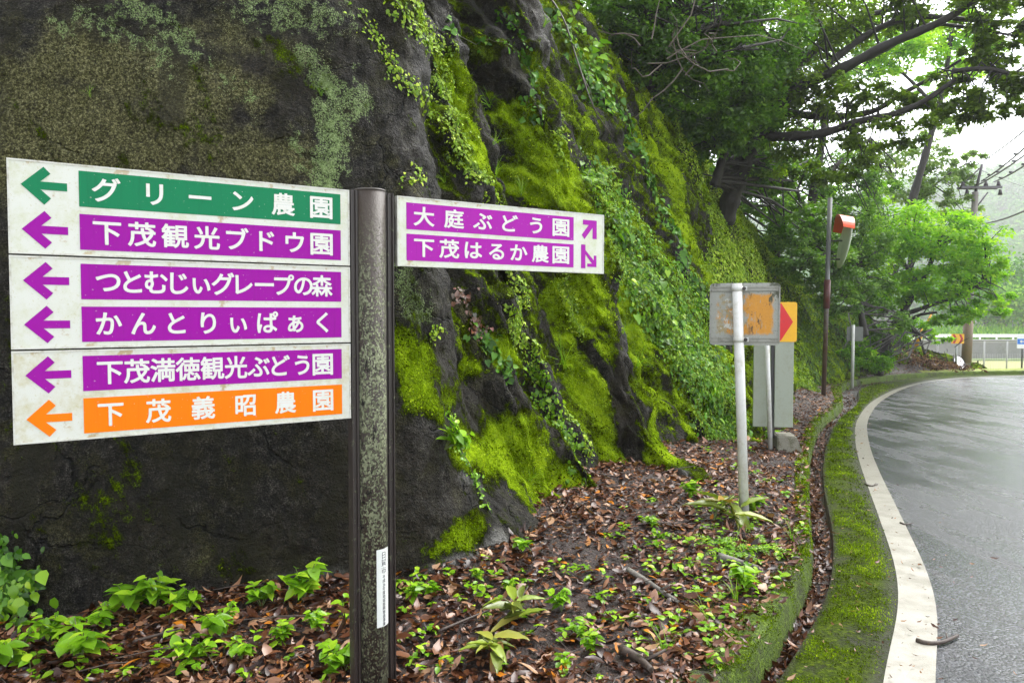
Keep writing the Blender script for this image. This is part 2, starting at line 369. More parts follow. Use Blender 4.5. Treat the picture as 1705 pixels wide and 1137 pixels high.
dsp = dsp - mid * .12 * sstep(.26, .60, fbm(SS * 1.25 + Z * .3, Z * 1.1, 12.7, 3))     # hollows
G = np.stack([X, Y, Z + rz(Y)], -1)
du = np.gradient(G, axis=1); dv = np.gradient(G, axis=0); Nn = unit(np.cross(du, dv)); Nn *= np.sign(np.sum(Nn * (np.array([0, 0, 1.6]) - G), -1, keepdims=True).mean())
G = G + Nn * dsp[..., None]
du = np.gradient(G, axis=1); dv = np.gradient(G, axis=0); N2 = np.cross(du, dv); N2 = unit(N2) * np.sign(np.sum(N2 * Nn, -1, keepdims=True))
CI = np.arange(NR * NC).reshape(NR, NC)
CQ = np.stack([CI[:-1, :-1], CI[:-1, 1:], CI[1:, 1:], CI[1:, :-1]], -1).reshape(-1, 4)
CV = G.reshape(-1, 3); CN = N2.reshape(-1, 3)
CLIFF = BVHTree.FromPolygons([tuple(v) for v in CV[:, :]], [tuple(q) for q in CQ.tolist()])
def rock(px, py):
    h = CLIFF.ray_cast(ORG, ray(px, py).normalized()); 
    return (None, None) if h[0] is None else (h[0], h[1] if h[1].dot(ORG - h[0]) > 0 else -h[1])
def onrock(p):
    h = CLIFF.find_nearest(Vector(p)); n = h[1]
    if n.dot(ORG - h[0]) < 0: n = -n
    return h[0], n
def patch(strokes):
    """0..1 growth at every cliff vertex: strokes are (pixel path on the rock, radius in metres, strength)"""
    A = np.zeros(len(CV))
    for path, rad, k in strokes:
        pts = [rock(*p)[0] for p in path]; pts = [p for p in pts if p is not None]
        if not pts: continue
        P = np.array([tuple(p) for p in pts]); d = np.full(len(CV), 1e9)
        if len(P) == 1: d = np.linalg.norm(CV - P[0], axis=1)
        for a, b in zip(P[:-1], P[1:]):
            ab = b - a; t = np.clip(((CV - a) @ ab) / max(ab @ ab, 1e-9), 0, 1); d = np.minimum(d, np.linalg.norm(CV - a - t[:, None] * ab, axis=1))
        A = np.maximum(A, k * np.exp(-(d / rad) ** 2))
    return A
moss = patch([
 ([(700,30),(760,120),(800,250)], .22, .7), ([(800,80),(880,110)], .15, .7), ([(850,190),(900,260),(960,330)], .22, 1), ([(860,300),(960,340)], .25, 1), ([(1000,420),(1040,480),(940,500)], .25, 1.1),
 ([(980,480),(1060,560)], .18, 1), ([(930,560),(1000,520)], .15, .8), ([(690,600),(700,660)], .14, 1), ([(670,570),(700,640),(720,680)], .13, .9), ([(780,610),(720,680)], .1, .5),
 ([(830,580),(860,590)], .1, .8), ([(770,750),(850,760),(950,850)], .17, 1.15), ([(850,740),(900,790),(960,840)], .2, 1.1), ([(790,880),(760,900),(720,920)], .12, .8), ([(990,640),(1000,700),(1040,780)], .14, 1.15),
 ([(1030,790),(1065,800)], .12, 1.1), ([(950,600),(980,680)], .12, .9), ([(1060,600),(1090,680),(1120,760),(1160,770)], .13, 1.1), ([(1090,760),(1180,770)], .12, 1.15), ([(1010,580),(1070,660)], .1, .8), ([(1130,640),(1150,720)], .08, .7),
 ([(1040,60),(1080,160),(1130,300)], .3, .6), ([(1120,170),(1180,270),(1260,380),(1330,480),(1390,600)], .5, 1.2), ([(1130,370),(1160,420),(1200,480)], .3, .9), ([(1070,190),(1130,340)], .25, .8), ([(1200,580),(1240,650)], .3, .7), ([(1330,640),(1345,680)], .4, 1.2),
 ([(1340,420),(1420,560),(1480,600)], .8, .9), ([(180,830),(190,880)], .20, .42), ([(130,840)], .14, .36), ([(370,945),(400,950)], .14, .42), ([(60,560),(30,700)], .25, .2), ([(440,70),(520,150)], .1, .4), ([(250,180),(300,230)], .16, .35)])
olive = patch([([(40,190),(200,260)], .5, .8), ([(110,90),(330,160)], .3, .75), ([(200,220),(480,270)], .3, .65), ([(0,250),(120,330)], .4, .7), ([(0,20),(140,40)], .2, .4), ([(540,560),(560,640)], .3, .3), ([(20,560),(10,760)], .15, .35), ([(60,900),(200,940)], .3, .35), ([(300,930),(440,960)], .2, .4), ([(380,120),(420,160)], .2, .6), ([(640,250),(700,330)], .25, .4), ([(760,520),(800,600)], .3, .5), ([(700,180),(760,330)], .3, .5), ([(330,50),(480,90)], .25, .5)])
pale = patch([([(515,95),(545,150),(600,175)], .13, .80), ([(590,120),(605,165)], .07, .6), ([(550,190),(556,240),(540,310)], .12, .95), ([(490,230),(500,280)], .07, .6), ([(150,30),(270,90)], .14, .55), ([(420,15),(560,30)], .2, .6), ([(220,5),(300,60)], .16, .6), ([(90,40),(110,60)], .07, .6), ([(280,70),(330,100)], .1, .55), ([(340,90),(420,170)], .12, .45), ([(670,460),(700,520)], .13, .75), ([(600,150),(590,200)], .07, .7), ([(920,100),(930,200)], .2, .4), ([(420,60),(450,80)], .1, .4), ([(780,20),(790,60)], .08, .5)])
grey = patch([([(720,960),(790,930),(835,895)], .10, .9), ([(460,972),(560,955)], .09, .7), ([(300,985),(450,975)], .06, .5), ([(1140,790),(1195,770)], .12, .8), ([(1050,820),(1070,815)], .09, .8), ([(770,790),(800,810)], .08, .7), ([(960,610),(930,640)], .1, .6), ([(700,700),(710,720)], .06, .4), ([(1040,80),(1100,260)], .35, .6), ([(1360,650),(1400,640)], .5, .6), ([(1440,615),(1500,600)], .6, .5)])
up = np.clip(CN[:, 2], -1, 1)
lowm = fbm((SS.ravel() + .5 * Z.ravel()) * 1.5, Z.ravel() * .4, 3.7, 4)
midv = np.repeat(sstep(8.2, 10.5, sc)[None], NR, 0).ravel(); farv = np.repeat(sstep(13, 17, sc)[None], NR, 0).ravel()
bare = patch([([(690,780),(680,900)], .25, .8), ([(860,640),(790,660)], .18, .7), ([(900,620),(990,880),(900,860)], .10, .5), ([(1040,600),(1030,720),(1060,760)], .13, .9), ([(1110,640),(1140,740)], .08, .8), ([(860,110),(850,160)], .15, .7), ([(750,20),(640,140),(640,260)], .25, .8), ([(680,380),(760,440),(750,520)], .2, .5), ([(1000,80),(1080,240)], .3, .6), ([(1130,400),(1140,440)], .2, .6), ([(1110,320),(1120,380)], .15, .5), ([(930,20),(880,60)], .2, .5)])
mossy = np.clip(moss + (.26 * sstep(.15, .55, up) + .34 * sstep(-.30, .25, lowm) + .05 + .28 * farv) * midv + .10 * sstep(.0, .4, lowm) * (1 - midv) - .55 * bare - .3 * grey, 0, 1.2)
m = M('wet_mossy_rock')
gr = m.noise(62, 4, .62); gr2 = m.noise(19, 5, .62); big = m.noise(1.5, 5, .6); speck = m.noise(120, 3, .6); md = m.noise(6.5, 5, .65)
base = m.ramp(m.math('ADD', m.math('MULTIPLY', gr2, .42), m.math('MULTIPLY', speck, .58)), [(.38, (.0012, .001, .0008)), (.46, (.006, .0053, .0043)), (.52, (.016, .0145, .012)), (.58, (.042, .039, .032)), (.66, (.13, .12, .10))])
base = m.mix(m.math('MULTIPLY', m.step(big, .42, .68), .55), base, m.mix(m.step(gr, .4, .6), (.006, .005, .003), (.036, .029, .016)))
base = m.mix(m.math('MULTIPLY', m.step(md, .46, .64), .6), base, m.mix(m.step(speck, .4, .6), (.007, .0068, .0015), (.042, .040, .011)))
# seep stains down the face and hairline cracks
cx2 = m.n('CombineXYZ'); m.put(cx2.inputs[0], m.math('MULTIPLY', m.attr('rs'), 5.)); m.put(cx2.inputs[1], m.math('MULTIPLY', m.attr('rh'), .55))
seep = m.noise(1, 6, .62, cx2.outputs[0], .35)
base = m.mix(m.math('MULTIPLY', m.step(seep, .53, .63), .6), base, m.mix(gr2, (.0015, .0014, .0012), (.012, .011, .009)))
base = m.mix(m.math('MULTIPLY', m.step(seep, .43, .36), .35), base, m.mix(speck, (.02, .018, .012), (.075, .068, .05)))
wv2 = m.n('VectorMath', operation='ADD'); m.put(wv2.inputs[0], m.co()); nz2 = m.n('TexNoise'); nz2.inputs['Scale'].default_value = 2.2; nz2.inputs['Detail'].default_value = 6; m.put(nz2.inputs['Vector'], m.co()); sc2 = m.n('VectorMath', operation='SCALE'); m.put(sc2.inputs[0], nz2.outputs['Color']); sc2.inputs['Scale'].default_value = .7; m.put(wv2.inputs[1], sc2.outputs[0])
crack = m.math('MULTIPLY', m.step(m.voro(1.5, wv2.outputs[0], 'DISTANCE_TO_EDGE'), .016, .003), m.step(m.noise(1.1, 3), .46, .56))
base = m.mix(m.math('MULTIPLY', crack, .8), base, (.001, .001, .001))
# grey bare rock
gy = m.math('MULTIPLY', m.attr('grey'), m.math('ADD', .6, m.math('MULTIPLY', gr2, .8)))
base = m.mix(m.step(gy, .35, .95), base, m.ramp(m.math('ADD', m.math('MULTIPLY', gr, .5), m.math('MULTIPLY', speck, .5)), [(.3, (.06, .058, .052)), (.7, (.24, .235, .215))]))
# olive lichen crust
ol = m.math('MULTIPLY', m.attr('olive'), m.math('ADD', m.math('MULTIPLY', md, 1.25), m.math('MULTIPLY', gr2, .55)))
base = m.mix(m.math('MULTIPLY', m.step(ol, .28, .60), .9), base, m.ramp(m.math('ADD', m.math('MULTIPLY', gr, .55), m.math('MULTIPLY', speck, .45)), [(.38, (.008, .007, .002)), (.46, (.038, .036, .010)), (.53, (.095, .092, .032)), (.62, (.25, .24, .12))]))
base = m.mix(m.math('MULTIPLY', m.math('MULTIPLY', m.step(seep, .50, .62), m.step(big, .35, .6)), .65), base, m.mix(gr, (.006, .0055, .003), (.03, .028, .012)))
# pale leafy lichen in flecks
wv = m.n('VectorMath', operation='ADD'); m.put(wv.inputs[0], m.co()); ns_ = m.n('TexNoise'); ns_.inputs['Scale'].default_value = 45; m.put(ns_.inputs['Vector'], m.co()); sc_n = m.n('VectorMath', operation='SCALE'); m.put(sc_n.inputs[0], ns_.outputs['Color']); sc_n.inputs['Scale'].default_value = .03; m.put(wv.inputs[1], sc_n.outputs[0])
vf = m.voro(120, wv.outputs[0], 'F1'); flake = m.math('ADD', m.math('MULTIPLY', gr2, 1.5), m.math('MULTIPLY', m.noise(11, 5, .65), 1.3)); 
pf = m.step(m.math('ADD', m.math('MULTIPLY', m.attr('pale'), 1.0), m.math('SUBTRACT', flake, 1.55)), .30, .46)
pf = m.math('MULTIPLY', pf, m.math('MAXIMUM', m.step(vf, .66, .36), m.step(m.math('ADD', m.attr('pale'), m.math('MULTIPLY', m.math('SUBTRACT', flake, 1.4), 1.0)), .80, 1.05)))
base = m.mix(pf, base, m.ramp(speck, [(.3, (.07, .11, .025)), (.55, (.21, .29, .11)), (.8, (.42, .50, .28))]))
pf2 = m.math('MULTIPLY', m.step(m.voro(95), .22, .12), m.step(m.math('ADD', m.attr('pale'), m.math('MULTIPLY', m.attr('olive'), .3)), .1, .4)); pf2 = m.math('MULTIPLY', pf2, m.step(md, .46, .6))
base = m.mix(pf2, base, (.42, .46, .25))
# moss
cxyz = m.n('CombineXYZ'); m.put(cxyz.inputs[0], m.math('ADD', m.attr('rs'), m.math('MULTIPLY', m.attr('rh'), .5))); m.put(cxyz.inputs[1], m.math('MULTIPLY', m.attr('rh'), .22))
strk = m.noise(5.5, 5, .62, cxyz.outputs[0])
mo = m.math('ADD', m.math('ADD', m.attr('moss'), m.math('MULTIPLY', m.math('SUBTRACT', strk, .5), 1.5)), m.math('ADD', m.math('MULTIPLY', m.math('SUBTRACT', gr2, .5), .9), m.math('ADD', m.math('MULTIPLY', m.math('SUBTRACT', md, .5), .8), m.math('MULTIPLY', m.math('SUBTRACT', speck, .5), .5))))
mf = m.step(mo, .26, .50)
mc = m.ramp(m.math('ADD', m.math('MULTIPLY', m.math('ADD', gr, m.math('ADD', m.math('MULTIPLY', m.math('SUBTRACT', speck, .5), 1.0), m.math('MULTIPLY', m.math('SUBTRACT', m.noise(3.1, 5, .65), .5), 2.3))), .42), m.math('MULTIPLY', mo, .42)), [(.20, (.009, .011, .001)), (.35, (.026, .036, .001)), (.48, (.066, .104, .001)), (.62, (.135, .218, .003)), (.80, (.25, .37, .008))])
colr = m.mix(mf, base, mc)
streak = m.noise(1, 4, .6, m.mapped((34, 34, 6)))
hgt = m.math('ADD', m.math('SUBTRACT', m.math('MULTIPLY', gr2, 1.0), m.math('MULTIPLY', crack, .8)), m.math('ADD', m.math('MULTIPLY', gr, .6), m.math('MULTIPLY', speck, .3)))
bm_ = m.bump(m.math('ADD', hgt, m.math('MULTIPLY', m.math('MULTIPLY', mf, streak), 1.0)), .045, 1)
ROCK = m.out(colr, m.math('ADD', m.math('MULTIPLY', mf, .3), m.math('ADD', .42, m.math('MULTIPLY', gr2, .3))), bm_, spec=m.math('SUBTRACT', .14, m.math('MULTIPLY', mf, .12)))
tag(ob('cliff', fast_mesh('cliff', CV, CQ, ROCK, True, {'moss': mossy, 'olive': olive, 'pale': pale, 'grey': grey, 'rs': SS.ravel(), 'rh': Z.ravel()})), kind='structure')

# wooded slope behind the cliff top
top = G[-1][::12]; tb = np.stack([C[::12, 5], C[::12, 6]], 1)
rows = []
for k, (dd, hh) in enumerate([(-.1, -.12), (.8, .25), (2, .9), (4, 2.2), (8, 4.6), (14, 8), (24, 12)]):
    q = top.copy(); q[:, 0] += tb[:, 0] * dd; q[:, 1] += tb[:, 1] * dd; q[:, 2] += hh * np.clip((C[::12, 4] - .2) / 4, 0, 1) + (.12 * fbm(q[:, 0], q[:, 1], 2.2, 3) if k else 0); rows.append(q)
Gt = np.array(rows); mI = np.arange(Gt.shape[0] * Gt.shape[1]).reshape(Gt.shape[:2])
Qt = np.stack([mI[:-1, :-1], mI[:-1, 1:], mI[1:, 1:], mI[1:, :-1]], -1).reshape(-1, 4)
m = M('forest_floor'); FF = m.out(m.mix(m.noise(4, 5), (.015, .018, .006), (.05, .05, .02)), .9, m.bump(m.noise(25), .04))
tag(ob('hillside', fast_mesh('hillside', Gt.reshape(-1, 3), Qt, FF)), kind='structure')

# ------------------------------------------------------------------ bank of leaf mould between kerb and cliff
m = M('leaf_mould')
n1 = m.noise(9, 6, .65); n2 = m.noise(55, 4, .6)
MOULD = m.out(m.mix(n1, (.007, .0035, .0025), (.034, .015, .009)), m.math('ADD', .35, m.math('MULTIPLY', n2, .3)), m.bump(m.math('ADD', n2, n1), .03, 1), spec=.5)
KN = unit(np.stack([np.gradient(KERB_L[:, 1]), -np.gradient(KERB_L[:, 0])], 1))
BW = np.concatenate([np.linspace(-.06, 2.6, 46), np.linspace(2.8, 6.5, 8)])
def bank_h(d, x, y):
    return .105 + .26 * sstep(0, 1.7, d) * np.interp(y, [-6, 3.9, 4.6, 6.5, 9, 16, 30], [.1, .2, .65, 1.1, 1.1, 1.4, 2.2]) - .12 * sstep(-.9, -2.6, x) * (y < 8) - .10 * sstep(3.95, 3.15, y) * sstep(.25, .9, d) + .03 * fbm(x * 1.4, y * 1.4, 7.7, 4) * sstep(0, .3, d)
BK = []
kx = spline(KERB_L[KERB_L[:, 0] < 17.6], n=640); kn = unit(np.stack([np.gradient(kx[:, 1]), -np.gradient(kx[:, 0])], 1))
sm = np.ones(61) / 61                      # smooth the normals so that rows do not cross
kn = unit(np.stack([np.convolve(np.pad(kn[:, k], 30, 'edge'), sm, 'valid') for k in (0, 1)], 1))
for d in BW:
    p = kx - kn * d; BK.append(np.column_stack([p, bank_h(np.full(len(p), d), p[:, 0], p[:, 1]) + rz(p[:, 1])]))
BK = np.array(BK); bI = np.arange(BK.shape[0] * BK.shape[1]).reshape(BK.shape[:2])
BQ = np.stack([bI[:-1, :-1], bI[:-1, 1:], bI[1:, 1:], bI[1:, :-1]], -1).reshape(-1, 4)
tag(ob('bank', fast_mesh('bank', BK.reshape(-1, 3), BQ, MOULD)), kind='structure')
BANK = BVHTree.FromPolygons([tuple(v) for v in BK.reshape(-1, 3)], BQ.tolist())
def soil(px, py):
    h = BANK.ray_cast(ORG, ray(px, py).normalized()); c = CLIFF.ray_cast(ORG, ray(px, py).normalized())
    if h[0] is None or (c[0] is not None and c[3] < h[3] - .02): return None, None
    return h[0], h[1] if h[1].z > 0 else -h[1]
def drop(x, y):
    h = BANK.ray_cast(Vector((x, y, 8)), Vector((0, 0, -1))); return (h[0].z if h[0] is not None else None)

# ------------------------------------------------------------------ ground to the horizon
m = M('meadow_ground')
n1 = m.noise(.05, 4); n2 = m.noise(1.3, 5)
rowsn = m.n('TexWave', wave_type='BANDS', bands_direction='X'); rowsn.inputs['Scale'].default_value = .35; rowsn.inputs['Distortion'].default_value = .4
gc = m.mix(n2, (.17, .19, .05), (.30, .29, .10)); gc = m.mix(m.math('MULTIPLY', rowsn.outputs['Fac'], .35), gc, (.36, .30, .14)); gc = m.mix(m.step(n1, .5, .6), gc, (.13, .2, .05))
MEAD = m.out(gc, .9)
gy_ = np.concatenate([np.linspace(-14, 32, 12), np.linspace(33.2, 50, 14), np.linspace(55, 615, 20)]); gx_ = np.linspace(-55, 530, 90)
GX, GY = np.meshgrid(gx_, gy_); kline = np.interp(GX, KERB_L[::-1][:, 0][::-1], KERB_L[:, 1]) if False else 32.6
GZ = np.where(GY < 33, rz(GY) - .28, -1.27 - 2.6 * sstep(33, 46, GY))
gI = np.arange(GX.size).reshape(GX.shape); GQ = np.stack([gI[:-1, :-1], gI[:-1, 1:], gI[1:, 1:], gI[1:, :-1]], -1).reshape(-1, 4)
tag(ob('ground', fast_mesh('ground', np.stack([GX, GY, GZ], -1).reshape(-1, 3), GQ, MEAD)), kind='structure')
# grassy verge beyond the outer kerb of the bend
far = KERB_L[:, 0] > 16.5
kf_ = KERB_L[far]; vr = []
for d, hh in ((.0, .12), (.5, .17), (1.1, .12), (1.8, -.1), (3.2, -.9)):
    q = kf_ + np.array([0, 1.0]) * d; vr.append(np.column_stack([q, rz(kf_[:, 1]) + hh + .02 * fbm(q[:, 0] * 2, q[:, 1] * 2, 1, 3)]))
vr = np.array(vr); vI = np.arange(vr.shape[0] * vr.shape[1]).reshape(vr.shape[:2])
m = M('yellow_green_grass'); SG = m.out(m.mix(m.noise(6, 5), (.13, .18, .02), (.32, .36, .06)), .9, m.bump(m.noise(40), .05))  # yellow-green is the verge grass's own colour, mottled at random
tag(ob('grass_verge', fast_mesh('grass_verge', vr.reshape(-1, 3), np.stack([vI[:-1, :-1], vI[:-1, 1:], vI[1:, 1:], vI[1:, :-1]], -1).reshape(-1, 4), SG)), kind='structure')
# ================================================================== SIGNS AND STREET FURNITURE
def flat(name, col, rough=.4, stain=None, amt=.5, scale=8, spec=.5, metal=0, bumpd=0):
    m = M(name); c = col
    if stain is not None:
        f = m.math('MULTIPLY', m.step(m.math('ADD', m.math('MULTIPLY', m.noise(scale, 5, .65), .7), m.math('MULTIPLY', m.noise(scale * 7, 3, .6), .3)), .45, .68), amt); c = m.mix(f, col, stain)
    return m.out(c, rough, m.bump(m.noise(scale * 12, 3), bumpd) if bumpd else None, metal, spec)
WHITE_P = flat('white_paint', (.56, .56, .54), .35, (.30, .28, .18), .5, 12)
# --- lettering: glyph outlines rounded and thickened into a bold round face
_gc = {}
def glyph(ch):
    if ch in _gc: return _gc[ch]
    cu = bpy.data.curves.new('glyph', 'FONT'); cu.body = ch; cu.size = 1; cu.resolution_u = 5
    o = bpy.data.objects.new('glyph', cu); COL.objects.link(o)
    bpy.context.view_layer.update()
    for q in bpy.context.view_layer.objects: q.select_set(False)
    bpy.context.view_layer.objects.active = o; o.select_set(True); bpy.ops.object.convert(target='CURVE'); o = bpy.context.view_layer.objects.active
    loops = []
    for sp in o.data.splines:
        if sp.type == 'BEZIER':
            bp = sp.bezier_points; n = len(bp); L = []
            for i in range(n):
                a, b = bp[i], bp[(i + 1) % n]; p0, p1, p2, p3 = [np.array(q[:2]) for q in (a.co, a.handle_right, b.handle_left, b.co)]
                straight = abs(np.cross(p1 - p0, p3 - p0)) + abs(np.cross(p2 - p0, p3 - p0)) < 1e-5
                for t in ([0] if straight else np.linspace(0, 1, 5, endpoint=False)):
                    L.append((1 - t) ** 3 * p0 + 3 * t * (1 - t) ** 2 * p1 + 3 * t * t * (1 - t) * p2 + t ** 3 * p3)
        else: L = [np.array(p.co[:2]) for p in sp.points]
        Q = [L[0]]
        for p in L[1:]:
            if np.linalg.norm(p - Q[-1]) > 1e-4: Q.append(p)
        if np.linalg.norm(Q[0] - Q[-1]) < 1e-4: Q.pop()
        if len(Q) >= 3: loops.append(np.array(Q))
    d = o.data; bpy.data.objects.remove(o); bpy.data.curves.remove(d); _gc[ch] = loops; return loops
_gm = {}
def glyph_cells(ch, bold, GN=84):
    """the glyph outline grown by bold with round corners, as flat cells: a distance field cut at the grown edge"""
    if (ch, bold) in _gm: return _gm[ch, bold]
    Ls = glyph(ch); al = np.vstack(Ls); lo = al.min(0) - bold - .03; hi = al.max(0) + bold + .03
    h = max(hi - lo) / GN; nx, ny = int((hi[0] - lo[0]) / h) + 2, int((hi[1] - lo[1]) / h) + 2
    gx, gy = np.meshgrid(lo[0] + h * np.arange(nx), lo[1] + h * np.arange(ny)); P = np.stack([gx.ravel(), gy.ravel()], 1)
    d = np.full(len(P), 9.); wn = np.zeros(len(P))
    for L in Ls:
        for a, b in zip(L, np.roll(L, -1, 0)):
            ab = b - a; t = np.clip(((P - a) @ ab) / max(ab @ ab, 1e-12), 0, 1); q = P - a - t[:, None] * ab; d = np.minimum(d, np.hypot(q[:, 0], q[:, 1]))
            cr = ab[0] * (P[:, 1] - a[1]) - ab[1] * (P[:, 0] - a[0])
            wn += ((a[1] <= P[:, 1]) & (b[1] > P[:, 1]) & (cr > 0)).astype(float) - ((a[1] > P[:, 1]) & (b[1] <= P[:, 1]) & (cr < 0))
    f = (np.where(wn != 0, -d, d) - bold).reshape(ny, nx); ins = f < 0
    V, Fc, vid = [], [], {}
    def vert(k, p):
        if k not in vid: vid[k] = len(V); V.append(p)
        return vid[k]
    def corner(j, i): return vert(('c', j, i), (lo[0] + h * i, lo[1] + h * j))
    def cut(j0, i0, j1, i1):
        k = ('e',) + tuple(sorted(((j0, i0), (j1, i1))))
        t = f[j0, i0] / (f[j0, i0] - f[j1, i1]); return vert(k, (lo[0] + h * (i0 + (i1 - i0) * t), lo[1] + h * (j0 + (j1 - j0) * t)))
    for j in range(ny - 1):
        i = 0
        while i < nx - 1:
            c = [(j, i), (j, i + 1), (j + 1, i + 1), (j + 1, i)]; s_ = [ins[q] for q in c]
            if all(s_):
                e = i
                while e < nx - 1 and ins[j, e + 1] and ins[j + 1, e + 1]: e += 1
                Fc.append([corner(j, i), corner(j, e), corner(j + 1, e), corner(j + 1, i)]); i = e; continue
            if any(s_):
                if s_[0] and s_[2] and not s_[1] and not s_[3] or s_[1] and s_[3] and not s_[0] and not s_[2]:
                    for k in range(4):
                        if s_[k]: Fc.append([corner(*c[k]), cut(*c[k], *c[(k + 1) % 4]), cut(*c[k], *c[k - 1])])
                else:
                    poly = []
                    for k in range(4):
                        if s_[k]: poly.append(corner(*c[k]))
                        if s_[k] != s_[(k + 1) % 4]: poly.append(cut(*c[k], *c[(k + 1) % 4]))
                    Fc.append(poly)
            i += 1
    r = (np.array(V), Fc, .5 * (al[:, 0].min() + al[:, 0].max())); _gm[ch, bold] = r; return r
def letter_mesh(name, items, bold, mat, depth=0, soft=0):
    """items: (char, centre x, centre y, em width, em height) -> one flat mesh in x,y facing +z"""
    AV, AF, n = [], [], 0
    for ch, x, y, sx, sy in items:
        V, Fc, cx = glyph_cells(ch, bold)
        for q in V: AV.append(((q[0] - cx) * sx + x, (q[1] - CY) * sy + y, 0))
        for q in Fc: AF.append([k + n for k in q])
        n += len(V)
    return mesh_from(name, AV, AF, mat, False)
_k = np.vstack(glyph('園')); CY = .5 * (_k[:, 1].min() + _k[:, 1].max()); EM = .90

# --- the big farm direction sign.  local frame: x along the boards, -y to the viewer, z up
A0 = Vector((-1.695, 2.5, 0)); UU = Vector((.839, .545, 0)).normalized(); YAW = math.atan2(UU.y, UU.x)
T0 = 1.2925; PB = A0 + UU * T0
gz0 = (drop(PB.x, PB.y) or .1)
sign = empty('direction_sign', (PB.x, PB.y, gz0 - .03), 'tall brown lichened signpost carrying four white boards with green, purple and orange rows', 'signpost', rotz=YAW)
ZT = 2.125 - (gz0 - .03)
m = M('lichened_brown_post')
zc = m.n('SeparateXYZ'); m.t.links.new(m.co(), zc.inputs[0])
cell = m.n('SeparateColor'); m.t.links.new(m.voro(150, m.mapped((1, 1, .8)), 'F1', 'Color'), cell.inputs[0])
big_ = m.noise(11, 5, .7, m.mapped((1, 1, .4))); lich = m.noise(70, 4, .7, m.mapped((1, 1, .7)))
thr_ = m.math('ADD', m.math('MULTIPLY', big_, 1.25), m.math('MULTIPLY', m.math('SUBTRACT', lich, .5), .9))
lf = m.math('MULTIPLY', m.step(m.math('ADD', thr_, m.math('MULTIPLY', m.math('SUBTRACT', cell.outputs[0], .5), .55)), .56, .66), m.step(zc.outputs[2], 2.22, 1.6))
pcol = m.mix(lf, m.mix(m.noise(6, 5, .6, m.mapped((3, 3, .3))), (.022, .016, .013), (.06, .047, .038)), m.mix(cell.outputs[1], (.075, .082, .045), (.22, .24, .15)))
pcol = m.mix(m.math('MULTIPLY', m.step(m.noise(30, 5, .7, m.mapped((1, 1, .5))), .57, .62), lf), pcol, (.010, .009, .008))
POSTM = m.out(pcol, m.math('ADD', .46, m.math('MULTIPLY', lf, .45)), m.bump(m.math('ADD', lf, m.math('MULTIPLY', lich, .5)), .005, 1), spec=.3)
m = M('dark_brown_channel'); ch = m.step(m.noise(30, 5, .7), .6, .66)
CHANM = m.out(m.mix(ch, m.mix(m.noise(8), (.016, .011, .010), (.035, .025, .021)), (.11, .12, .07)), .45, m.bump(ch, .002))
b = B(); b.cyl((0, 0, 0), (0, 0, ZT), .0655, n=40); post = b.make('post', POSTM, sign)
b = B(); b.cyl((0, 0, ZT), (0, 0, ZT + .006), .067, n=40); b.make('cap', flat('worn_cap', (.08, .07, .06), .4), sign)
for sx in (-1, 1):
    b = B()
    b.box((sx * .080, .004, ZT / 2), (.036, .044, ZT - .004)).box((sx * .073, -.02, ZT / 2), (.006, .012, ZT - .006)).box((sx * .095, -.02, ZT / 2), (.005, .014, ZT - .006))
    b.make('side_channel', CHANM, sign)
def board_mat(name, dirtc, amt, lo):
    m = M(name); o = m.n('SeparateXYZ'); m.t.links.new(m.co(), o.inputs[0])
    d = m.math('ADD', m.math('MULTIPLY', m.noise(7, 6, .7), .6), m.math('MULTIPLY', m.noise(45, 4, .65), .4))
    edge_ = m.math('MAXIMUM', m.step(o.outputs[2], .02, -.02 + .0), m.step(o.outputs[2], .27, .33))
    f = m.math('MULTIPLY', m.step(d, lo, .72), amt)
    c = m.mix(f, (.57, .58, .53), dirtc); c = m.mix(m.math('MULTIPLY', m.step(m.noise(120, 2), .62, .72), .5), c, (.42, .40, .22))
    r = m.step(m.math('ADD', m.math('MULTIPLY', m.noise(9, 5, .7), 1.0), m.math('MULTIPLY', edge_, .12)), .62, .7); c = m.mix(m.math('MULTIPLY', r, amt * .8), c, (.34, .22, .07))
    return m.out(c, .32, spec=.4)
BOARD = [board_mat('white_board_a', (.44, .46, .28), .8, .43), board_mat('white_board_b', (.46, .47, .32), .8, .43), board_mat('white_board_c', (.42, .38, .20), .95, .42), board_mat('white_board_d', (.45, .49, .28), .9, .40)]
ALU = flat('board_edge_aluminium', (.55, .55, .50), .35, (.22, .18, .10), .7, 20)
def band_mat(name, c, c2):
    m = M(name); s1 = m.noise(1, 5, .7, m.mapped((55, 1, 2.5))); s2 = m.noise(90, 3)
    cc = m.mix(m.math('MULTIPLY', m.step(s1, .5, .75), .55), c, c2); cc = m.mix(m.math('MULTIPLY', m.step(s2, .68, .74), .6), cc, (.5, .45, .4)); return m.out(cc, .45, spec=.12)
PURPLE = band_mat('purple_film', (.27, .003, .275), (.20, .004, .21)); PINKP = band_mat('faded_purple_film', (.33, .012, .32), (.25, .010, .255)); GREEN = band_mat('green_film', (.006, .17, .07), (.006, .12, .055)); ORANGE = band_mat('orange_film', (.78, .17, .001), (.62, .13, .002))
LETTER = flat('white_lettering', (.62, .62, .59), .35, (.55, .53, .42), .5, 40, .35)
YF = -.0
def in_board(me, x, y):                 # x,y text plane -> board plane (x, front y, z)
    V = np.empty(len(me.vertices) * 3); me.vertices.foreach_get('co', V); V = V.reshape(-1, 3)
    N_ = np.column_stack([V[:, 0], np.full(len(V), y) - V[:, 2], V[:, 1]]); me.vertices.foreach_set('co', N_.ravel()); me.update()
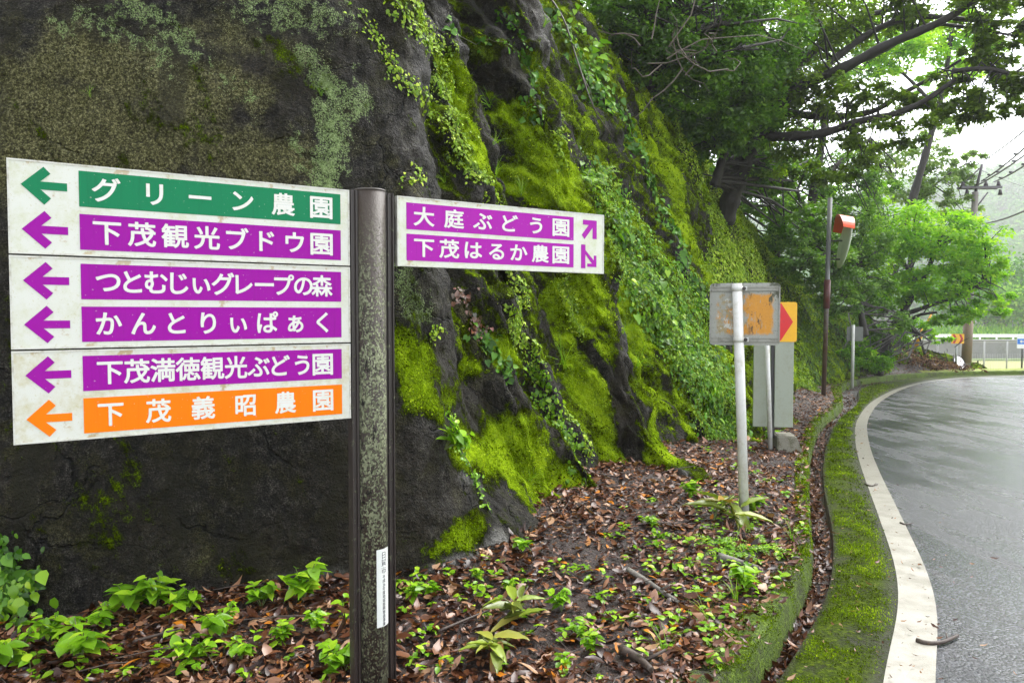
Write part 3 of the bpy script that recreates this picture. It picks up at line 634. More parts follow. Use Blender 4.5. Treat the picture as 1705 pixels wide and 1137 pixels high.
def make_board(x0, x1, z0, z1, rows, bmat, arrows, first, last, em, bx0, bx1, label):
    H = z1 - z0
    bo = B().box(((x0 + x1) / 2, 0, H / 2), (x1 - x0 - .012, .022, H - .012)).make('sign_board', bmat, sign, (0, -.012, z0))
    tag(bo, label)
    fr = B()
    for zc_ in (.003, H - .003): fr.box(((x0 + x1) / 2, 0, zc_), (x1 - x0, .026, .0058))
    for xc in (x0 + .003, x1 - .003): fr.box((xc, 0, H / 2), (.0058, .026, H - .0122))
    fr.make('edge_frame', ALU, bo)
    for (txt, fm, zc_, bh), aw in zip(rows, arrows):
        B().box(((bx0 + bx1) / 2, -.0118, zc_), (bx1 - bx0, .0012, bh)).make('colour_band', fm, bo)
        n = len(txt)
        it = [(c, first + (last - first) * k / (n - 1), zc_, em[0] / EM * (1.12 if c == '園' else 1), em[1] / EM * (1.06 if c == '園' else 1)) for k, c in enumerate(txt)]
        me = letter_mesh('lettering', it, .022, LETTER); in_board(me, 0, -.0135); ob('lettering', me, bo)
        if aw is not None:
            poly = [(aw[0] + u, zc_ + v + aw[1]) for u, v in aw[2]]
            B().prism(poly, -.0116, -.0124).make('arrow', fm, bo)
LEFT_ARROW = [(0, 0), (.066, .064), (.086, .042), (.056, .0135), (.134, .0135), (.134, -.0135), (.056, -.0135), (.086, -.042), (.066, -.064)]
xl, xr_ = 0 - T0, 1.190 - T0; HB = .3165; bxa, bxb = .207 - T0, 1.151 - T0; fa, la = .291 - T0, 1.069 - T0; ax = .038 - T0
zr = (HB - .0845 + 0, .0845 - .0005)
la_ = lambda: (ax, 0, LEFT_ARROW)
zt = ZT - .006
make_board(xl, xr_, zt - HB, zt, [('グリーン農園', GREEN, HB - .0835, .124), ('下茂観光ブドウ園', PURPLE, .0835, .124)], BOARD[0], [la_(), la_()], fa, la, (.086, .082), bxa, bxb, 'top board with one green and one purple row')
make_board(xl, xr_, zt - 2 * HB - .006, zt - HB - .006, [('つとむじぃグレープの森', PURPLE, HB - .0835, .124), ('かんとりぃぱぁく', PURPLE, .0835, .124)], BOARD[1], [la_(), la_()], fa, la, (.080, .082), bxa, bxb, 'middle board with two purple rows')
make_board(xl, xr_, zt - 3 * HB - .012, zt - 2 * HB - .012, [('下茂満徳観光ぶどう園', PURPLE, HB - .0835, .124), ('下茂義昭農園', ORANGE, .0835, .124)], BOARD[2], [la_(), la_()], fa, la, (.079, .082), bxa, bxb, 'stained bottom board with a purple and an orange row')
UPR = [(.098, .0485), (.098, -.046), (.071, -.046), (.071, .011), (.018, -.049), (0, -.029), (.045, .0235), (.0075, .0235), (.0075, .0485)]
RB0, RB1 = 1.408 - T0, 2.579 - T0
DNR = [(-.004, .061), (.024, .061), (.024, .033), (.080, -.0185), (.080, .0075), (.097, .0075), (.097, -.052), (.0365, -.052), (.0365, -.035), (.0675, -.035), (.024, .012), (.024, -.060), (-.004, -.060)]
make_board(RB0, RB1, zt - .004 - .306, zt - .004, [('大庭ぶどう園', PINKP, .306 - .084, .117), ('下茂はるか農園', PINKP, .085, .117)], BOARD[3], [(2.432 - T0, .002, UPR), (2.432 - T0, .0, DNR)], 1.537 - T0, 2.298 - T0, (.096, .080), 1.4515 - T0, 2.379 - T0, 'single board on the far side with two purple rows')
for zc_ in (zt - .16, zt - .48, zt - .80):
    B().box((-.10, .006, zc_), (.03, .02, .12)).make('bracket', CHANM, sign)
B().box((.106, .006, zt - .155), (.03, .02, .12)).make('bracket', CHANM, sign)
# sticker wrapped on the tube
stz1, stz0 = .585 - (gz0 - .03), .245 - (gz0 - .03); a0_, a1_ = R(-8), R(54)
rr_ = .0672; V = []; Fq = []
for i in range(9):
    a = a0_ + (a1_ - a0_) * i / 8
    for z in (stz0, stz1): V.append((rr_ * math.sin(a), -rr_ * math.cos(a), z))
for i in range(8): Fq.append((2 * i, 2 * i + 2, 2 * i + 3, 2 * i + 1))
st = ob('sticker', mesh_from('sticker', V, Fq, flat('sticker_white', (.62, .65, .62), .4, (.5, .5, .45), .3, 30)), sign)
it = []; zz_ = stz1 - .028
for c in '日置市': it.append((c, 0, zz_, .027 / EM, .030 / EM)); zz_ -= .033
zz_ += .004; 
for c in ['平', '成', '2', '6', '年', '度', '地', '域', '振', '興', '推', '進', '事', '業']:
    if c == '2': it.append((c, -.004, zz_, .016 / EM, .016 / EM)); continue
    if c == '6': it.append((c, .005, zz_, .016 / EM, .016 / EM)); zz_ -= .0172; continue
    it.append((c, 0, zz_, .0165 / EM, .0160 / EM)); zz_ -= .0172
me = letter_mesh('lettering', it, .006, flat('sticker_ink', (.02, .012, .03), .5), .0002, .01)
V = np.empty(len(me.vertices) * 3); me.vertices.foreach_get('co', V); V = V.reshape(-1, 3); aa = (a0_ + a1_) / 2 + V[:, 0] / rr_; rr2 = rr_ + .0007 + V[:, 2]
me.vertices.foreach_set('co', np.column_stack([rr2 * np.sin(aa), -rr2 * np.cos(aa), V[:, 1]]).ravel()); me.update(); ob('lettering', me, st)

# --- rusty backed sign on a white post
def face_yaw(d):                          # yaw so that local -y faces direction d
    return math.atan2(d[0], -d[1])
STEEL = flat('galvanised_steel', (.30, .31, .30), .45, (.16, .15, .12), .6, 10, metal=.4)
m = M('rusted_sign_back'); o_ = m.n('SeparateXYZ'); m.t.links.new(m.co(), o_.inputs[0])
n1 = m.noise(9, 6, .75, m.mapped((1, 1, .6))); n2 = m.noise(40, 4, .7)
rx = m.step(o_.outputs[0], -.05, .09); inn = m.math('MULTIPLY', m.step(m.math('ADD', m.math('ABSOLUTE', o_.outputs[2]), m.math('MULTIPLY', m.noise(22, 4, .7), .06)), .20, .175), m.step(m.math('ADD', m.math('ABSOLUTE', o_.outputs[0]), m.math('MULTIPLY', m.noise(22, 4, .7), .06)), .255, .225))
rf = m.math('MULTIPLY', m.step(m.math('ADD', m.math('MULTIPLY', n1, .95), m.math('MULTIPLY', rx, .22)), .50, .60), inn)
col = m.mix(n1, (.34, .35, .32), (.20, .20, .17)); col = m.mix(rf, col, m.mix(n2, (.42, .17, .012), (.56, .26, .02)))
col = m.mix(m.math('MULTIPLY', m.step(m.math('ADD', n1, m.math('MULTIPLY', n2, .25)), .62, .70), m.math('MULTIPLY', inn, m.step(m.math('ABSOLUTE', m.math('SUBTRACT', o_.outputs[0], .08)), .07, .02))), col, (.03, .02, .015))
col = m.mix(m.step(m.math('ADD', n1, m.math('MULTIPLY', o_.outputs[2], .8)), .66, .74), col, (.05, .055, .03))
col = m.mix(m.math('MULTIPLY', m.math('MULTIPLY', m.step(m.math('ADD', m.noise(13, 6, .75), m.math('MULTIPLY', n2, .2)), .58, .68), inn), m.math('SUBTRACT', .8, rf)), col, m.mix(n2, (.22, .15, .035), (.34, .25, .09))); col = m.mix(m.math('MULTIPLY', m.math('MULTIPLY', m.step(m.noise(17, 5, .7), .56, .62), inn), m.step(o_.outputs[0], -.02, -.06)), col, (.46, .46, .42)); col = m.mix(m.math('MULTIPLY', m.step(m.voro(75), .20, .12), m.step(m.noise(13, 3), .47, .55)), col, (.025, .016, .010)); col = m.mix(m.math('MULTIPLY', m.step(m.noise(1, 5, .7, m.mapped((60, 60, 9))), .58, .66), .7), col, (.30, .30, .26))
RUSTB = m.out(col, .55, m.bump(n2, .002, .6))
def sit(px, py, hfix=None):
    p, n = soil(px, py)
    return p if p is not None else gnd(px, py, .2)
p = sit(1240, 868); dpt = p.y; topz = at(1228, 472, dpt)
t = empty('rusty_backed_sign', (p.x, p.y, p.z - .05), 'weathered sign seen from behind, orange rust over its grey back, on a thick white post', 'road sign', rotz=R(-14))
hp = topz.z - p.z + .05; tilt = (topz.x - p.x)
b = B(); b.tube([(0, 0, 0), (tilt, 0, hp)], .038, 20); b.make('post', WHITE_P, t)
sc_ = dpt / F; pw, ph = 113 * sc_, 104 * sc_; cx_, cz_ = tilt + (1241 - 1228) * sc_, hp - ph / 2 + .005
def rplate(w, h, r, y0, y1, n=5):
    poly = []
    for (sx, sz, a) in ((1, 1, 0), (-1, 1, 90), (-1, -1, 180), (1, -1, 270)):
        for k in range(n + 1): an = R(a + 90 * k / n); poly.append((sx * (w / 2 - r) + r * math.cos(an), sz * (h / 2 - r) + r * math.sin(an)))
    return B().prism(poly, y0, y1)
pl = rplate(pw, ph, .03, .045, .049).make('panel', RUSTB, t, (cx_, 0, cz_))
RAIL = flat('sign_rail_grey', (.26, .26, .23), .5, (.10, .09, .06), .7, 15)
rim = B(); 
for sx in (-1, 1): rim.box((sx * (pw / 2 - .006), .040, 0), (.011, .009, ph - .06))
rim.make('rim', RAIL, pl)
for sz in (1, -1):
    zc_ = cz_ + sz * (ph / 2 - .045)
    rb = B().box((cx_, .0425, zc_), (pw - .03, .006, .04)).box((cx_, .037, zc_ + .013), (pw - .03, .008, .008)).box((cx_, .037, zc_ - .013), (pw - .03, .008, .008)).make('rail', RAIL, t)
    xt = tilt * zc_ / hp
    cl = B().cyl((xt, 0, zc_ - .02), (xt, 0, zc_ + .02), .042, n=20).box((xt + .055, .01, zc_), (.04, .012, .034)).make('clamp', WHITE_P, t)
    B().cyl((xt + .05, .005, zc_), (xt + .05, -.028, zc_), .010, n=6).cyl((xt + .05, -.012, zc_), (xt + .05, -.018, zc_), .015, n=12).make('bolt', flat('dark_bolt', (.03, .022, .018), .5), cl)

# --- thin white post just behind
p = sit(1283, 748); hp = at(1276, 560, p.y).z - p.z
t = empty('slender_post', (p.x, p.y, p.z - .05), 'thin white post standing just in front of the chevron board', 'post')
B().tube([(0, 0, 0), (-.075, 0, hp + .25)], .030, 14).make('tube', WHITE_P, t)
B().cyl((-.075, 0, hp + .25), (-.076, 0, hp + .262), .032, n=14).make('cap', STEEL, t)
# --- chevron board with pale panels on a concrete block
p = sit(1310, 757); d = p.y + .35; sc_ = d / F
t = empty('chevron_board', (p.x - .05, d, p.z - .06), 'yellow board with red chevron above tall pale grey panels on a concrete block', 'road sign', rotz=R(-10))
q = lambda px, py: ((px - 852.5) * sc_ - (p.x - .05), at(px, py, d).z - (p.z - .06))
CONC = flat('mossy_concrete', (.20, .19, .15), .85, (.07, .07, .03), .8, 9, bumpd=.01)
bm = bmesh.new()
x0, z0 = q(1291, 757); x1, z1 = q(1335, 722); wv = (x1 - x0)
vs = [bm.verts.new(v) for v in ((x0, -.22, 0), (x0 + wv, -.22, 0), (x0 + wv, .22, 0), (x0, .22, 0), (x0 + .02, -.17, z1), (x0 + wv * .72, -.17, z1), (x0 + wv * .72, .17, z1), (x0 + .02, .17, z1))]
for f in ((3, 2, 1, 0), (4, 5, 6, 7), (0, 1, 5, 4), (1, 2, 6, 5), (2, 3, 7, 6), (3, 0, 4, 7)): bm.faces.new([vs[k] for k in f])
bmesh.ops.bevel(bm, geom=bm.edges[:], offset=.015, segments=2, affect='EDGES')
bb = B(); bb.b.free(); bb.b = bm; bb.make('foundation_block', CONC, t)
xa, za = q(1289, 722); xb, zb = q(1289, 505)
B().box((xa + .0, .06, (zb + .1) / 2 + .1), (.05, .05, zb - .12)).make('post', flat('dark_steel_post', (.05, .05, .05), .5), t)
PALE = flat('pale_panel', (.30, .33, .27), .5, (.24, .25, .17), .6, 5)
for (l, r_) in ((1257, 1284), (1291, 1321)):
    xl_, zl_ = q(l, 711); xr2, zr2 = q(r_, 505)
    B().box(((xl_ + xr2) / 2, .02, (zl_ + zr2) / 2), (xr2 - xl_, .03, zr2 - zl_), bev=.006).make('pale_panel', PALE, t)
xl_, zl_ = q(1262, 569); xr2, zr2 = q(1325, 503); w_, h_ = xr2 - xl_, zr2 - zl_
pl = rplate(w_, h_, .03, -.004, 0).make('panel', flat('sign_yellow', (.80, .42, .005), .4, (.6, .33, .02), .4, 12), t, ((xl_ + xr2) / 2, -.001, (zl_ + zr2) / 2))
hw, hh2 = w_ / 2, h_ / 2
B().prism([(-.05 * w_, hh2 * .93), (.10 * w_, hh2 * .93), (.40 * w_, 0), (.10 * w_, -hh2 * .93), (-.05 * w_, -hh2 * .93), (-.30 * w_, -hh2 * .93), (.03 * w_, 0), (-.30 * w_, hh2 * .93)], -.0055, -.007).make('chevron', flat('sign_red', (.62, .006, .012), .4, (.4, .02, .03), .4, 20), pl)

# --- traffic mirror on its tall post
p = sit(1371, 658); d = p.y; sc_ = d / F
t = empty('traffic_mirror', (p.x, p.y, p.z - .1), 'roadside convex mirror seen edge on, orange hood, on a tall rusty pole', 'traffic mirror')
zz = lambda py: at(1371, py, d).z - (p.z - .1)
lean = lambda z: (6 * sc_) * z / zz(330)
m = M('rusting_pole'); o_ = m.n('SeparateXYZ'); m.t.links.new(m.co(), o_.inputs[0]); n1 = m.noise(9, 5, .7)
POLE_M = m.out(m.mix(m.step(m.math('ADD', n1, m.math('MULTIPLY', o_.outputs[2], .28)), 1.35, .85), m.mix(n1, (.20, .21, .21), (.10, .10, .10)), m.mix(n1, (.05, .032, .022), (.13, .075, .05))), .5, metal=.2)
B().tube([(0, 0, 0), (lean(zz(330)), 0, zz(330))], .055, 18).make('pole', POLE_M, t)
B().cyl((lean(zz(514)), 0, zz(514)), (lean(zz(466)), 0, zz(466)), .078, n=18).make('sleeve', flat('red_brown_tape', (.085, .018, .016), .5, (.03, .012, .01), .7, 8), t)
hx, hz = (1401 - 1371) * sc_, zz(405)
for py in (401, 432):
    B().box((hx * .45, 0, zz(py)), (hx * .9, .04, .035)).make('bracket', flat('bracket_black', (.03, .03, .03), .5), t)
# disc: lens-shaped mirror turned edge-on, leaning forward
RAD = 42 * sc_ * 1.0
bm = bmesh.new(); rings = []
prof = [(0, .03), (.3, .028), (.6, .022), (.85, .012), (1, 0), (1.0, -.02), (.8, -.04), (.45, -.06), (0, -.065)]
for (r_, y_) in prof:
    rings.append([bm.verts.new((RAD * r_ * math.cos(2 * math.pi * k / 40), y_, RAD * r_ * math.sin(2 * math.pi * k / 40))) for k in range(40)] if r_ > 0 else [bm.verts.new((0, y_, 0))])
for a_, b_ in zip(rings[:-1], rings[1:]):
    for k in range(40):
        if len(a_) == 1: f = bm.faces.new((a_[0], b_[k], b_[(k + 1) % 40]))
        elif len(b_) == 1: f = bm.faces.new((a_[k], b_[0], a_[(k + 1) % 40]))
        else: f = bm.faces.new((a_[k], b_[k], b_[(k + 1) % 40], a_[(k + 1) % 40]))
        f.smooth = True
bb = B(); bb.b.free(); bb.b = bm
dsk = bb.make('mirror_disc', flat('mirror_back_white', (.66, .72, .58), .35, (.36, .42, .30), .5, 3), t, (hx, 0, hz))
dsk.rotation_euler = (R(10), R(0), R(78))
hd = bmesh.new(); rr = []
for k in range(17):
    a = R(28 + (152 - 28) * k / 16); 
    rr.append([hd.verts.new((RAD * q_ * math.cos(a), y_, RAD * q_ * math.sin(a))) for q_, y_ in ((1.02, -.06), (1.05, .30 - .10 * abs(k - 8) / 8), (1.07, .30 - .10 * abs(k - 8) / 8), (1.05, -.06))])
for a_, b_ in zip(rr[:-1], rr[1:]):
    for k in range(4): hd.faces.new((a_[k], b_[k], b_[(k + 1) % 4], a_[(k + 1) % 4]))
hd.faces.new(rr[0]); hd.faces.new(rr[-1][::-1])
bb = B(); bb.b.free(); bb.b = hd; bb.make('hood', flat('hood_orange', (.75, .085, .015), .35, (.6, .12, .04), .4, 6), dsk)
# --- small plate on a pale post beyond
p = sit(1419, 640); d = p.y; sc_ = d / F
t = empty('small_plate_sign', (p.x, p.y, p.z - .1), 'small grey plate seen from behind on a thin pale post', 'road sign', rotz=R(-20))
zz = lambda py: at(1419, py, d).z - (p.z - .1)
B().cyl((0, 0, 0), (0, 0, zz(541)), .045, n=12).make('post', flat('pale_post', (.42, .43, .40), .5, (.25, .25, .2), .5, 8), t)
rplate(25 * sc_, 24 * sc_, .04, .05, .056).make('plate', flat('plate_back', (.14, .15, .14), .5, (.08, .085, .06), .6, 8), t, (3 * sc_, 0, zz(556)))
# --- utility pole
P0 = at(1608, 622, 33.2); d = 33.2; sc_ = d / F; zz = lambda py: at(1608, py, d).z - P0.z; xx = lambda px: (px - 1608) * sc_
t = empty('utility_pole', (P0.x, P0.y, P0.z - .05), 'concrete utility pole with crossarm and brown sheath at the bend', 'utility pole')
m = M('pole_concrete'); POLEC = m.out(m.mix(m.noise(5, 5), (.13, .115, .105), (.24, .22, .20)), .8)
B().tube([(0, 0, 0), (xx(1617), 0, zz(318))], [.17, .125], 16).make('shaft', POLEC, t)
B().tube([(xx(1608.5), 0, zz(602)), (xx(1610.5), 0, zz(528))], .205, 16).make('sheath', flat('brown_sheath', (.16, .105, .06), .6, (.10, .11, .05), .8, 3), t)
B().tube([(xx(1610.5), 0, zz(527)), (xx(1611), 0, zz(508))], .19, 16).make('band', flat('dark_band', (.02, .018, .02), .5), t)
DARKM = flat('dark_fitting', (.045, .035, .045), .5)
B().tube([(xx(1617), 0, zz(320)), (xx(1627), 0, zz(272))], [.07, .05], 8).make('peak_rod', DARKM, t)
ca = B()
for dy in (-.16, .16): ca.box(((xx(1592) + xx(1655)) / 2, dy, zz(311)), (xx(1657) - xx(1591), .09, .10))
ca.make('crossarm', flat('arm_grey', (.11, .10, .12), .5), t)
for px_, py_ in ((1596, 305), (1634, 304), (1655, 304), (1658, 318), (1603, 318)):
    B().cyl((xx(px_), 0, zz(py_ + 5)), (xx(px_), 0, zz(py_ - 4)), .10, .05, 8).make('insulator', DARKM, t)
for a_, b_ in (((1592, 312), (1625, 278)), ((1620, 345), (1640, 318))):
    B().cyl((xx(a_[0]), .1, zz(a_[1])), (xx(b_[0]), .1, zz(b_[1])), .03, n=6).make('brace', DARKM, t)
b = B()
for k in range(9): z_ = zz(345 - 0) - k * .45; b.cyl((-.2 + xx(1612), 0, z_), (.2 + xx(1612), 0, z_), .015, n=6)
b.make('step_bolt', DARKM, t)
# --- wires
WIRE = flat('wire_black', (.02, .018, .025), .5)
def wire(a_, da, b_, db, r_, sag, label, knobs=0):
    A_, B_ = at(*a_, da), at(*b_, db); pts = []
    for k in range(25): u = k / 24; q_ = A_.lerp(B_, u); pts.append(q_ - Vector((0, 0, sag * 4 * u * (1 - u))) - A_)
    o = empty('power_cable', A_, label, 'cable', 'cables strung from the utility pole'); B().tube(pts, r_, 6).make('strand', WIRE, o)
    for k in range(knobs):
        q_ = pts[int(4 + k * 5)]; B().cyl(q_ - Vector((.08, 0, -.05)), q_ + Vector((.08, 0, .05)), .035, n=8).make('spacer', WIRE, o)
wire((1625, 275), 33, (1745, 184), 20, .024, .10, 'topmost thin cable rising from the pole tip to the right edge')
wire((1634, 302), 33, (1760, 196), 20, .03, .12, 'cable with dark spacers just under the topmost one', 3)
wire((1655, 303), 33, (1765, 232), 20, .03, .12, 'cable with spacers leaving the right end of the crossarm', 3)
wire((1625, 310), 33, (1765, 214), 20, .03, .10, 'cable with spacers leaving the middle of the crossarm', 3)
wire((1614, 374), 33, (1760, 322), 22, .028, .25, 'thick low cable sagging from mid pole to the right edge')
wire((1626, 280), 33, (1770, 322), 60, .012, .3, 'faint thin wire running down behind the crossarm')
# --- guy wire with yellow guard
P1 = at(1524, 572, 31); t = empty('guy_wire', P1, 'slanting guy wire in a yellow guard at the foot of the bushes', 'guy wire')
k_ = lambda px, py: at(px, py, 31) - P1
YEL = flat('guard_yellow', (.75, .36, .005), .4, (.55, .25, .01), .5, 4)
B().tube([k_(1522, 576), k_(1539, 546)], [.13, .10], 10).make('guard', YEL, t); B().tube([k_(1538, 548), k_(1553, 519)], [.055, .035], 8).make('sleeve', YEL, t)
B().tube([k_(1553, 519), k_(1612, 400)], .012, 5).make('strand', WIRE, t)
# --- double chevron board before the pole
d = 32.4; sc_ = d / F; P1 = at(1593, 612, d); t = empty('double_chevron_board', P1, 'small yellow board with two red chevrons in front of the utility pole', 'road sign')
k_ = lambda px, py: ((px - 1593) * sc_, at(px, py, d).z - P1.z)
zA = k_(0, 556)[1]; zB = k_(0, 572)[1]; w_ = 21.5 * sc_; h_ = zA - zB
B().cyl((-.02, .03, -.2), (-.02, .03, zB + .2), .045, n=10).make('post', STEEL, t)
pl = rplate(w_, h_, .03, -.006, 0).make('panel', flat('board_yellow', (.78, .40, .01), .4), t, (0, -.02, (zA + zB) / 2))
for ox in (-.24, .24):
    B().prism([((ox + u) * w_, v * h_) for u, v in ((-.16, .46), (.02, .46), (.18, 0), (.02, -.46), (-.16, -.46), (0, 0))], -.0075, -.009).make('chevron', flat('board_red', (.42, .012, .015), .4), pl)
# --- round mirror leaning at the foot of the pole
P1 = at(1597, 616, 32.7); t = empty('discarded_mirror', P1, 'round mirror leaning against the foot of the utility pole', 'mirror')
RD = .30; V = [(0, -.05, RD * 1.0)]; 
bm = bmesh.new(); cs = bm.verts.new((0, -.06, 0)); r1 = [bm.verts.new((RD * .92 * math.cos(2 * math.pi * k / 28), -.012, RD * 1.1 * math.sin(2 * math.pi * k / 28))) for k in range(28)]
for k in range(28): bm.faces.new((cs, r1[(k + 1) % 28], r1[k])).smooth = True
m = M('mirror_glass'); MG = m.out((.92, .93, .94), .06, None, 1)
bb = B(); bb.b.free(); bb.b = bm; g_ = bb.make('glass', MG, t, (0, 0, RD * 1.05)); g_.rotation_euler = (R(-24), 0, R(18))
bm = bmesh.new(); r0 = [[bm.verts.new((RD * f * math.cos(2 * math.pi * k / 28), y_, RD * 1.16 * f * math.sin(2 * math.pi * k / 28))) for k in range(28)] for f, y_ in ((.9, -.02), (1.03, -.03), (1.06, .03), (.5, .1))]
for a_, b_ in zip(r0[:-1], r0[1:]):
    for k in range(28): bm.faces.new((a_[k], b_[k], b_[(k + 1) % 28], a_[(k + 1) % 28]))
bm.faces.new(r0[-1])
bb = B(); bb.b.free(); bb.b = bm; rm_ = bb.make('rim', flat('mirror_rim', (.05, .03, .03), .5), t, (0, 0, RD * 1.05)); rm_.rotation_euler = (R(-24), 0, R(18))
# --- information sign cut by the right edge
d = 33; sc_ = d / F; P1 = at(1702, 616, d); t = empty('information_sign', P1, 'white roadside sign with a blue band on a thin dark post at the right edge', 'sign')
k_ = lambda px, py: ((px - 1702) * sc_, at(px, py, d).z - P1.z)
zA, zM0, zM1, zB = [k_(0, v)[1] for v in (556, 564, 573, 580)]; xA, xB = k_(1692, 0)[0], k_(1722, 0)[0]
B().cyl((.0, .03, -.2), (.0, .03, zA - .05), .035, n=8).make('post', flat('dark_post', (.05, .05, .055), .5), t)
pl = rplate(xB - xA, zA - zB, .04, -.02, 0).make('panel', flat('sign_white', (.75, .76, .76), .4), t, ((xA + xB) / 2, 0, (zA + zB) / 2))
mz = (zA + zB) / 2
B().box((0, -.0215, (zM0 + zM1) / 2 - mz), (xB - xA - .01, .003, zM0 - zM1)).make('blue_band', flat('sign_blue', (.01, .16, .60), .4), pl)
b = B()
for k in range(4): b.box((-.22 + k * .15, -.0245, (zM0 + zM1) / 2 - mz), (.11, .002, .10)).box((-.22 + k * .15, -.0265, (zM0 + zM1) / 2 - mz), (.03, .002, .13))
b.make('lettering', LETTER, pl)
B().prism([(-.12, .19), (-.04, .25), (.0, .27), (.06, .22), (.14, .20), (.06, .2), (.0, .24), (-.05, .22)], -.0215, -.024).make('emblem', flat('emblem_dark', (.02, .04, .09), .5), pl)
# --- mesh fence on the grass verge
tf = empty('mesh_fence', at(1640, 616, 34), 'thin wire mesh fence along the grass verge before the fields', 'fence')
o0 = tf.location
for k, px_ in enumerate((1560, 1600, 1638, 1676, 1714, 1752)):
    q_ = at(px_, 616, 34) - o0; B().cyl((q_.x, 0, -.3), (q_.x, 0, 1.32), .035, n=8).make('fence_post', flat('fence_post_grey', (.42, .42, .42), .5), tf)
b = B(); qa, qb = at(1560, 616, 34).x - o0.x, at(1752, 616, 34).x - o0.x
for z_ in (0.05, 1.28): b.cyl((qa, 0, z_), (qb, 0, z_), .008, n=4)
for k in range(70): x_ = qa + (qb - qa) * k / 69; b.cyl((x_, 0, -.05), (x_, 0, .75), .006, n=4)
b.make('mesh_panel', flat('fence_wire', (.35, .36, .33), .5), tf)
# --- retaining wall with guard rail across the field
d = 88; qa, qb = at(1380, 566, d), at(1800, 566, d); z0, z1 = at(1650, 588, d).z, at(1650, 567, d).z
rw = empty('retaining_wall', ((qa.x + qb.x) / 2, d, z0 - .6), 'long grey concrete retaining wall across the field', 'wall')
B().box((0, 0, (z1 - z0 + .6) / 2), (qb.x - qa.x, .8, z1 - z0 + .6)).make('wall_face', flat('wall_concrete', (.17, .17, .175), .85, (.10, .10, .095), .7, .6), rw)
B().box((0, -.05, z1 - z0 + .6 + .06), (qb.x - qa.x, 1.0, .118)).make('coping', flat('wall_coping', (.26, .26, .26), .85, (.18, .18, .17), .6, .8), rw)
gr_ = empty('guard_rail', ((qa.x + qb.x) / 2, d - .1, z1 + .12), 'white guard rail on top of the far retaining wall', 'guard rail')
GRW = flat('rail_white', (.78, .78, .78), .4)
n_ = 16
for k in range(n_): x_ = (k / (n_ - 1) - .5) * (qb.x - qa.x - .3); B().box((x_, .1, .28), (.16, .12, .6)).make('rail_post', GRW, gr_)
B().box((0, 0, .46), (qb.x - qa.x, .06, .36), bev=.02).make('rail_beam', GRW, gr_)
# ================================================================== LITTER AND LOW PLANTS
LEAF_BROWN = leafmat('dead_leaf', [(0, (.008, .003, .002)), (.25, (.034, .011, .005)), (.5, (.10, .038, .017)), (.75, (.24, .12, .065)), (.92, (.34, .21, .12)), (1, (.42, .15, .015))], .12, .03, .3)
def between(a, b, n, h0, h1, ymin=2.4, ymax=31, pw=1.2):
    mid_ = .5 * (a + b); w_ = (mid_[:, 1] > ymin) * (mid_[:, 1] < ymax) / np.hypot(mid_[:, 0], mid_[:, 1]) ** pw; j = rng.choice(len(a), n, p=w_ / w_.sum()); return j
def bank_pts(n, dmax=1.9, jpow=1.25):
    seglen = np.linalg.norm(np.diff(kx, axis=0), axis=1); mids = .5 * (kx[1:] + kx[:-1]); ok = (mids[:, 1] > 1.6) & (mids[:, 1] < 31)
    wgt = seglen * ok / np.hypot(mids[:, 0], mids[:, 1]) ** jpow; wgt /= wgt.sum()
    j = rng.choice(len(wgt), n, p=wgt); d = rng.uniform(0, 1, n) * np.interp(mids[j, 1], [3, 4, 6, 30], [4.2, 3.2, dmax, dmax * 1.1]); t = rng.uniform(0, 1, (n, 1))
    q = kx[j] * (1 - t) + kx[j + 1] * t - kn[j] * d[:, None]
    return np.column_stack([q, bank_h(d, q[:, 0], q[:, 1]) + rz(q[:, 1])]), d
P, d_ = bank_pts(56000); n = len(P)
keep = rng.random(n) < np.clip(.88 + .8 * fbm(P[:, 0] * 1.6, P[:, 1] * 1.6, .3, 3), .12, 1); P = P[keep]; n = len(P)
Nl = unit(np.array([0, 0, 1.]) + rng.normal(0, .30, (n, 3))); P[:, 2] += rng.uniform(.0, .03, n)
L_ = np.clip(rng.lognormal(-2.95, .42, n), .018, .12)
tint = np.clip(rng.beta(1.7, 2.2, n), 0, .98); tint[rng.random(n) < .03] = 1
DD = rnd_dirs(n); WW = L_ * rng.uniform(.32, .62, n); sel = rng.random(n)
for k_, (lo_, hi_, T_, bd) in enumerate(((0, .4, T_CURL, .8), (.4, .8, T_OVATE, .6), (.8, 1, T_CURL, -1.4))):
    s_ = (sel >= lo_) & (sel < hi_); o = ob('leaf_litter', leaf_mesh('leaf_litter', P[s_], Nl[s_], DD[s_], L_[s_], WW[s_], T_, tint[s_], LEAF_BROWN, bd)); o['kind'] = 'stuff'
Pf, _ = bank_pts(26000); nf_ = len(Pf); Pf[:, 2] += rng.uniform(.0, .012, nf_); Lf_ = np.clip(rng.lognormal(-4.0, .4, nf_), .008, .035)
o = ob('litter_fragments', leaf_mesh('litter_fragments', Pf, unit(np.array([0, 0, 1.]) + rng.normal(0, .4, (nf_, 3))), rnd_dirs(nf_), Lf_, Lf_ * rng.uniform(.25, .7, nf_), T_DIAMOND, np.clip(rng.beta(1.4, 2.4, nf_), 0, .95), LEAF_BROWN)); o['kind'] = 'stuff'
j = between(KERB_R, KERB_L, 900, 0, 0); t = rng.random((len(j), 1)); q = KERB_R[j] * (1 - t) + KERB_L[j] * t - KN[j] * .06 * rng.random((len(j), 1)); n = len(q)
q3 = np.column_stack([q + rng.normal(0, .03, (n, 2)), rz(q[:, 1]) + .128 + rng.uniform(0, .012, n)]); L_ = np.clip(rng.lognormal(-3.1, .4, n), .02, .09)
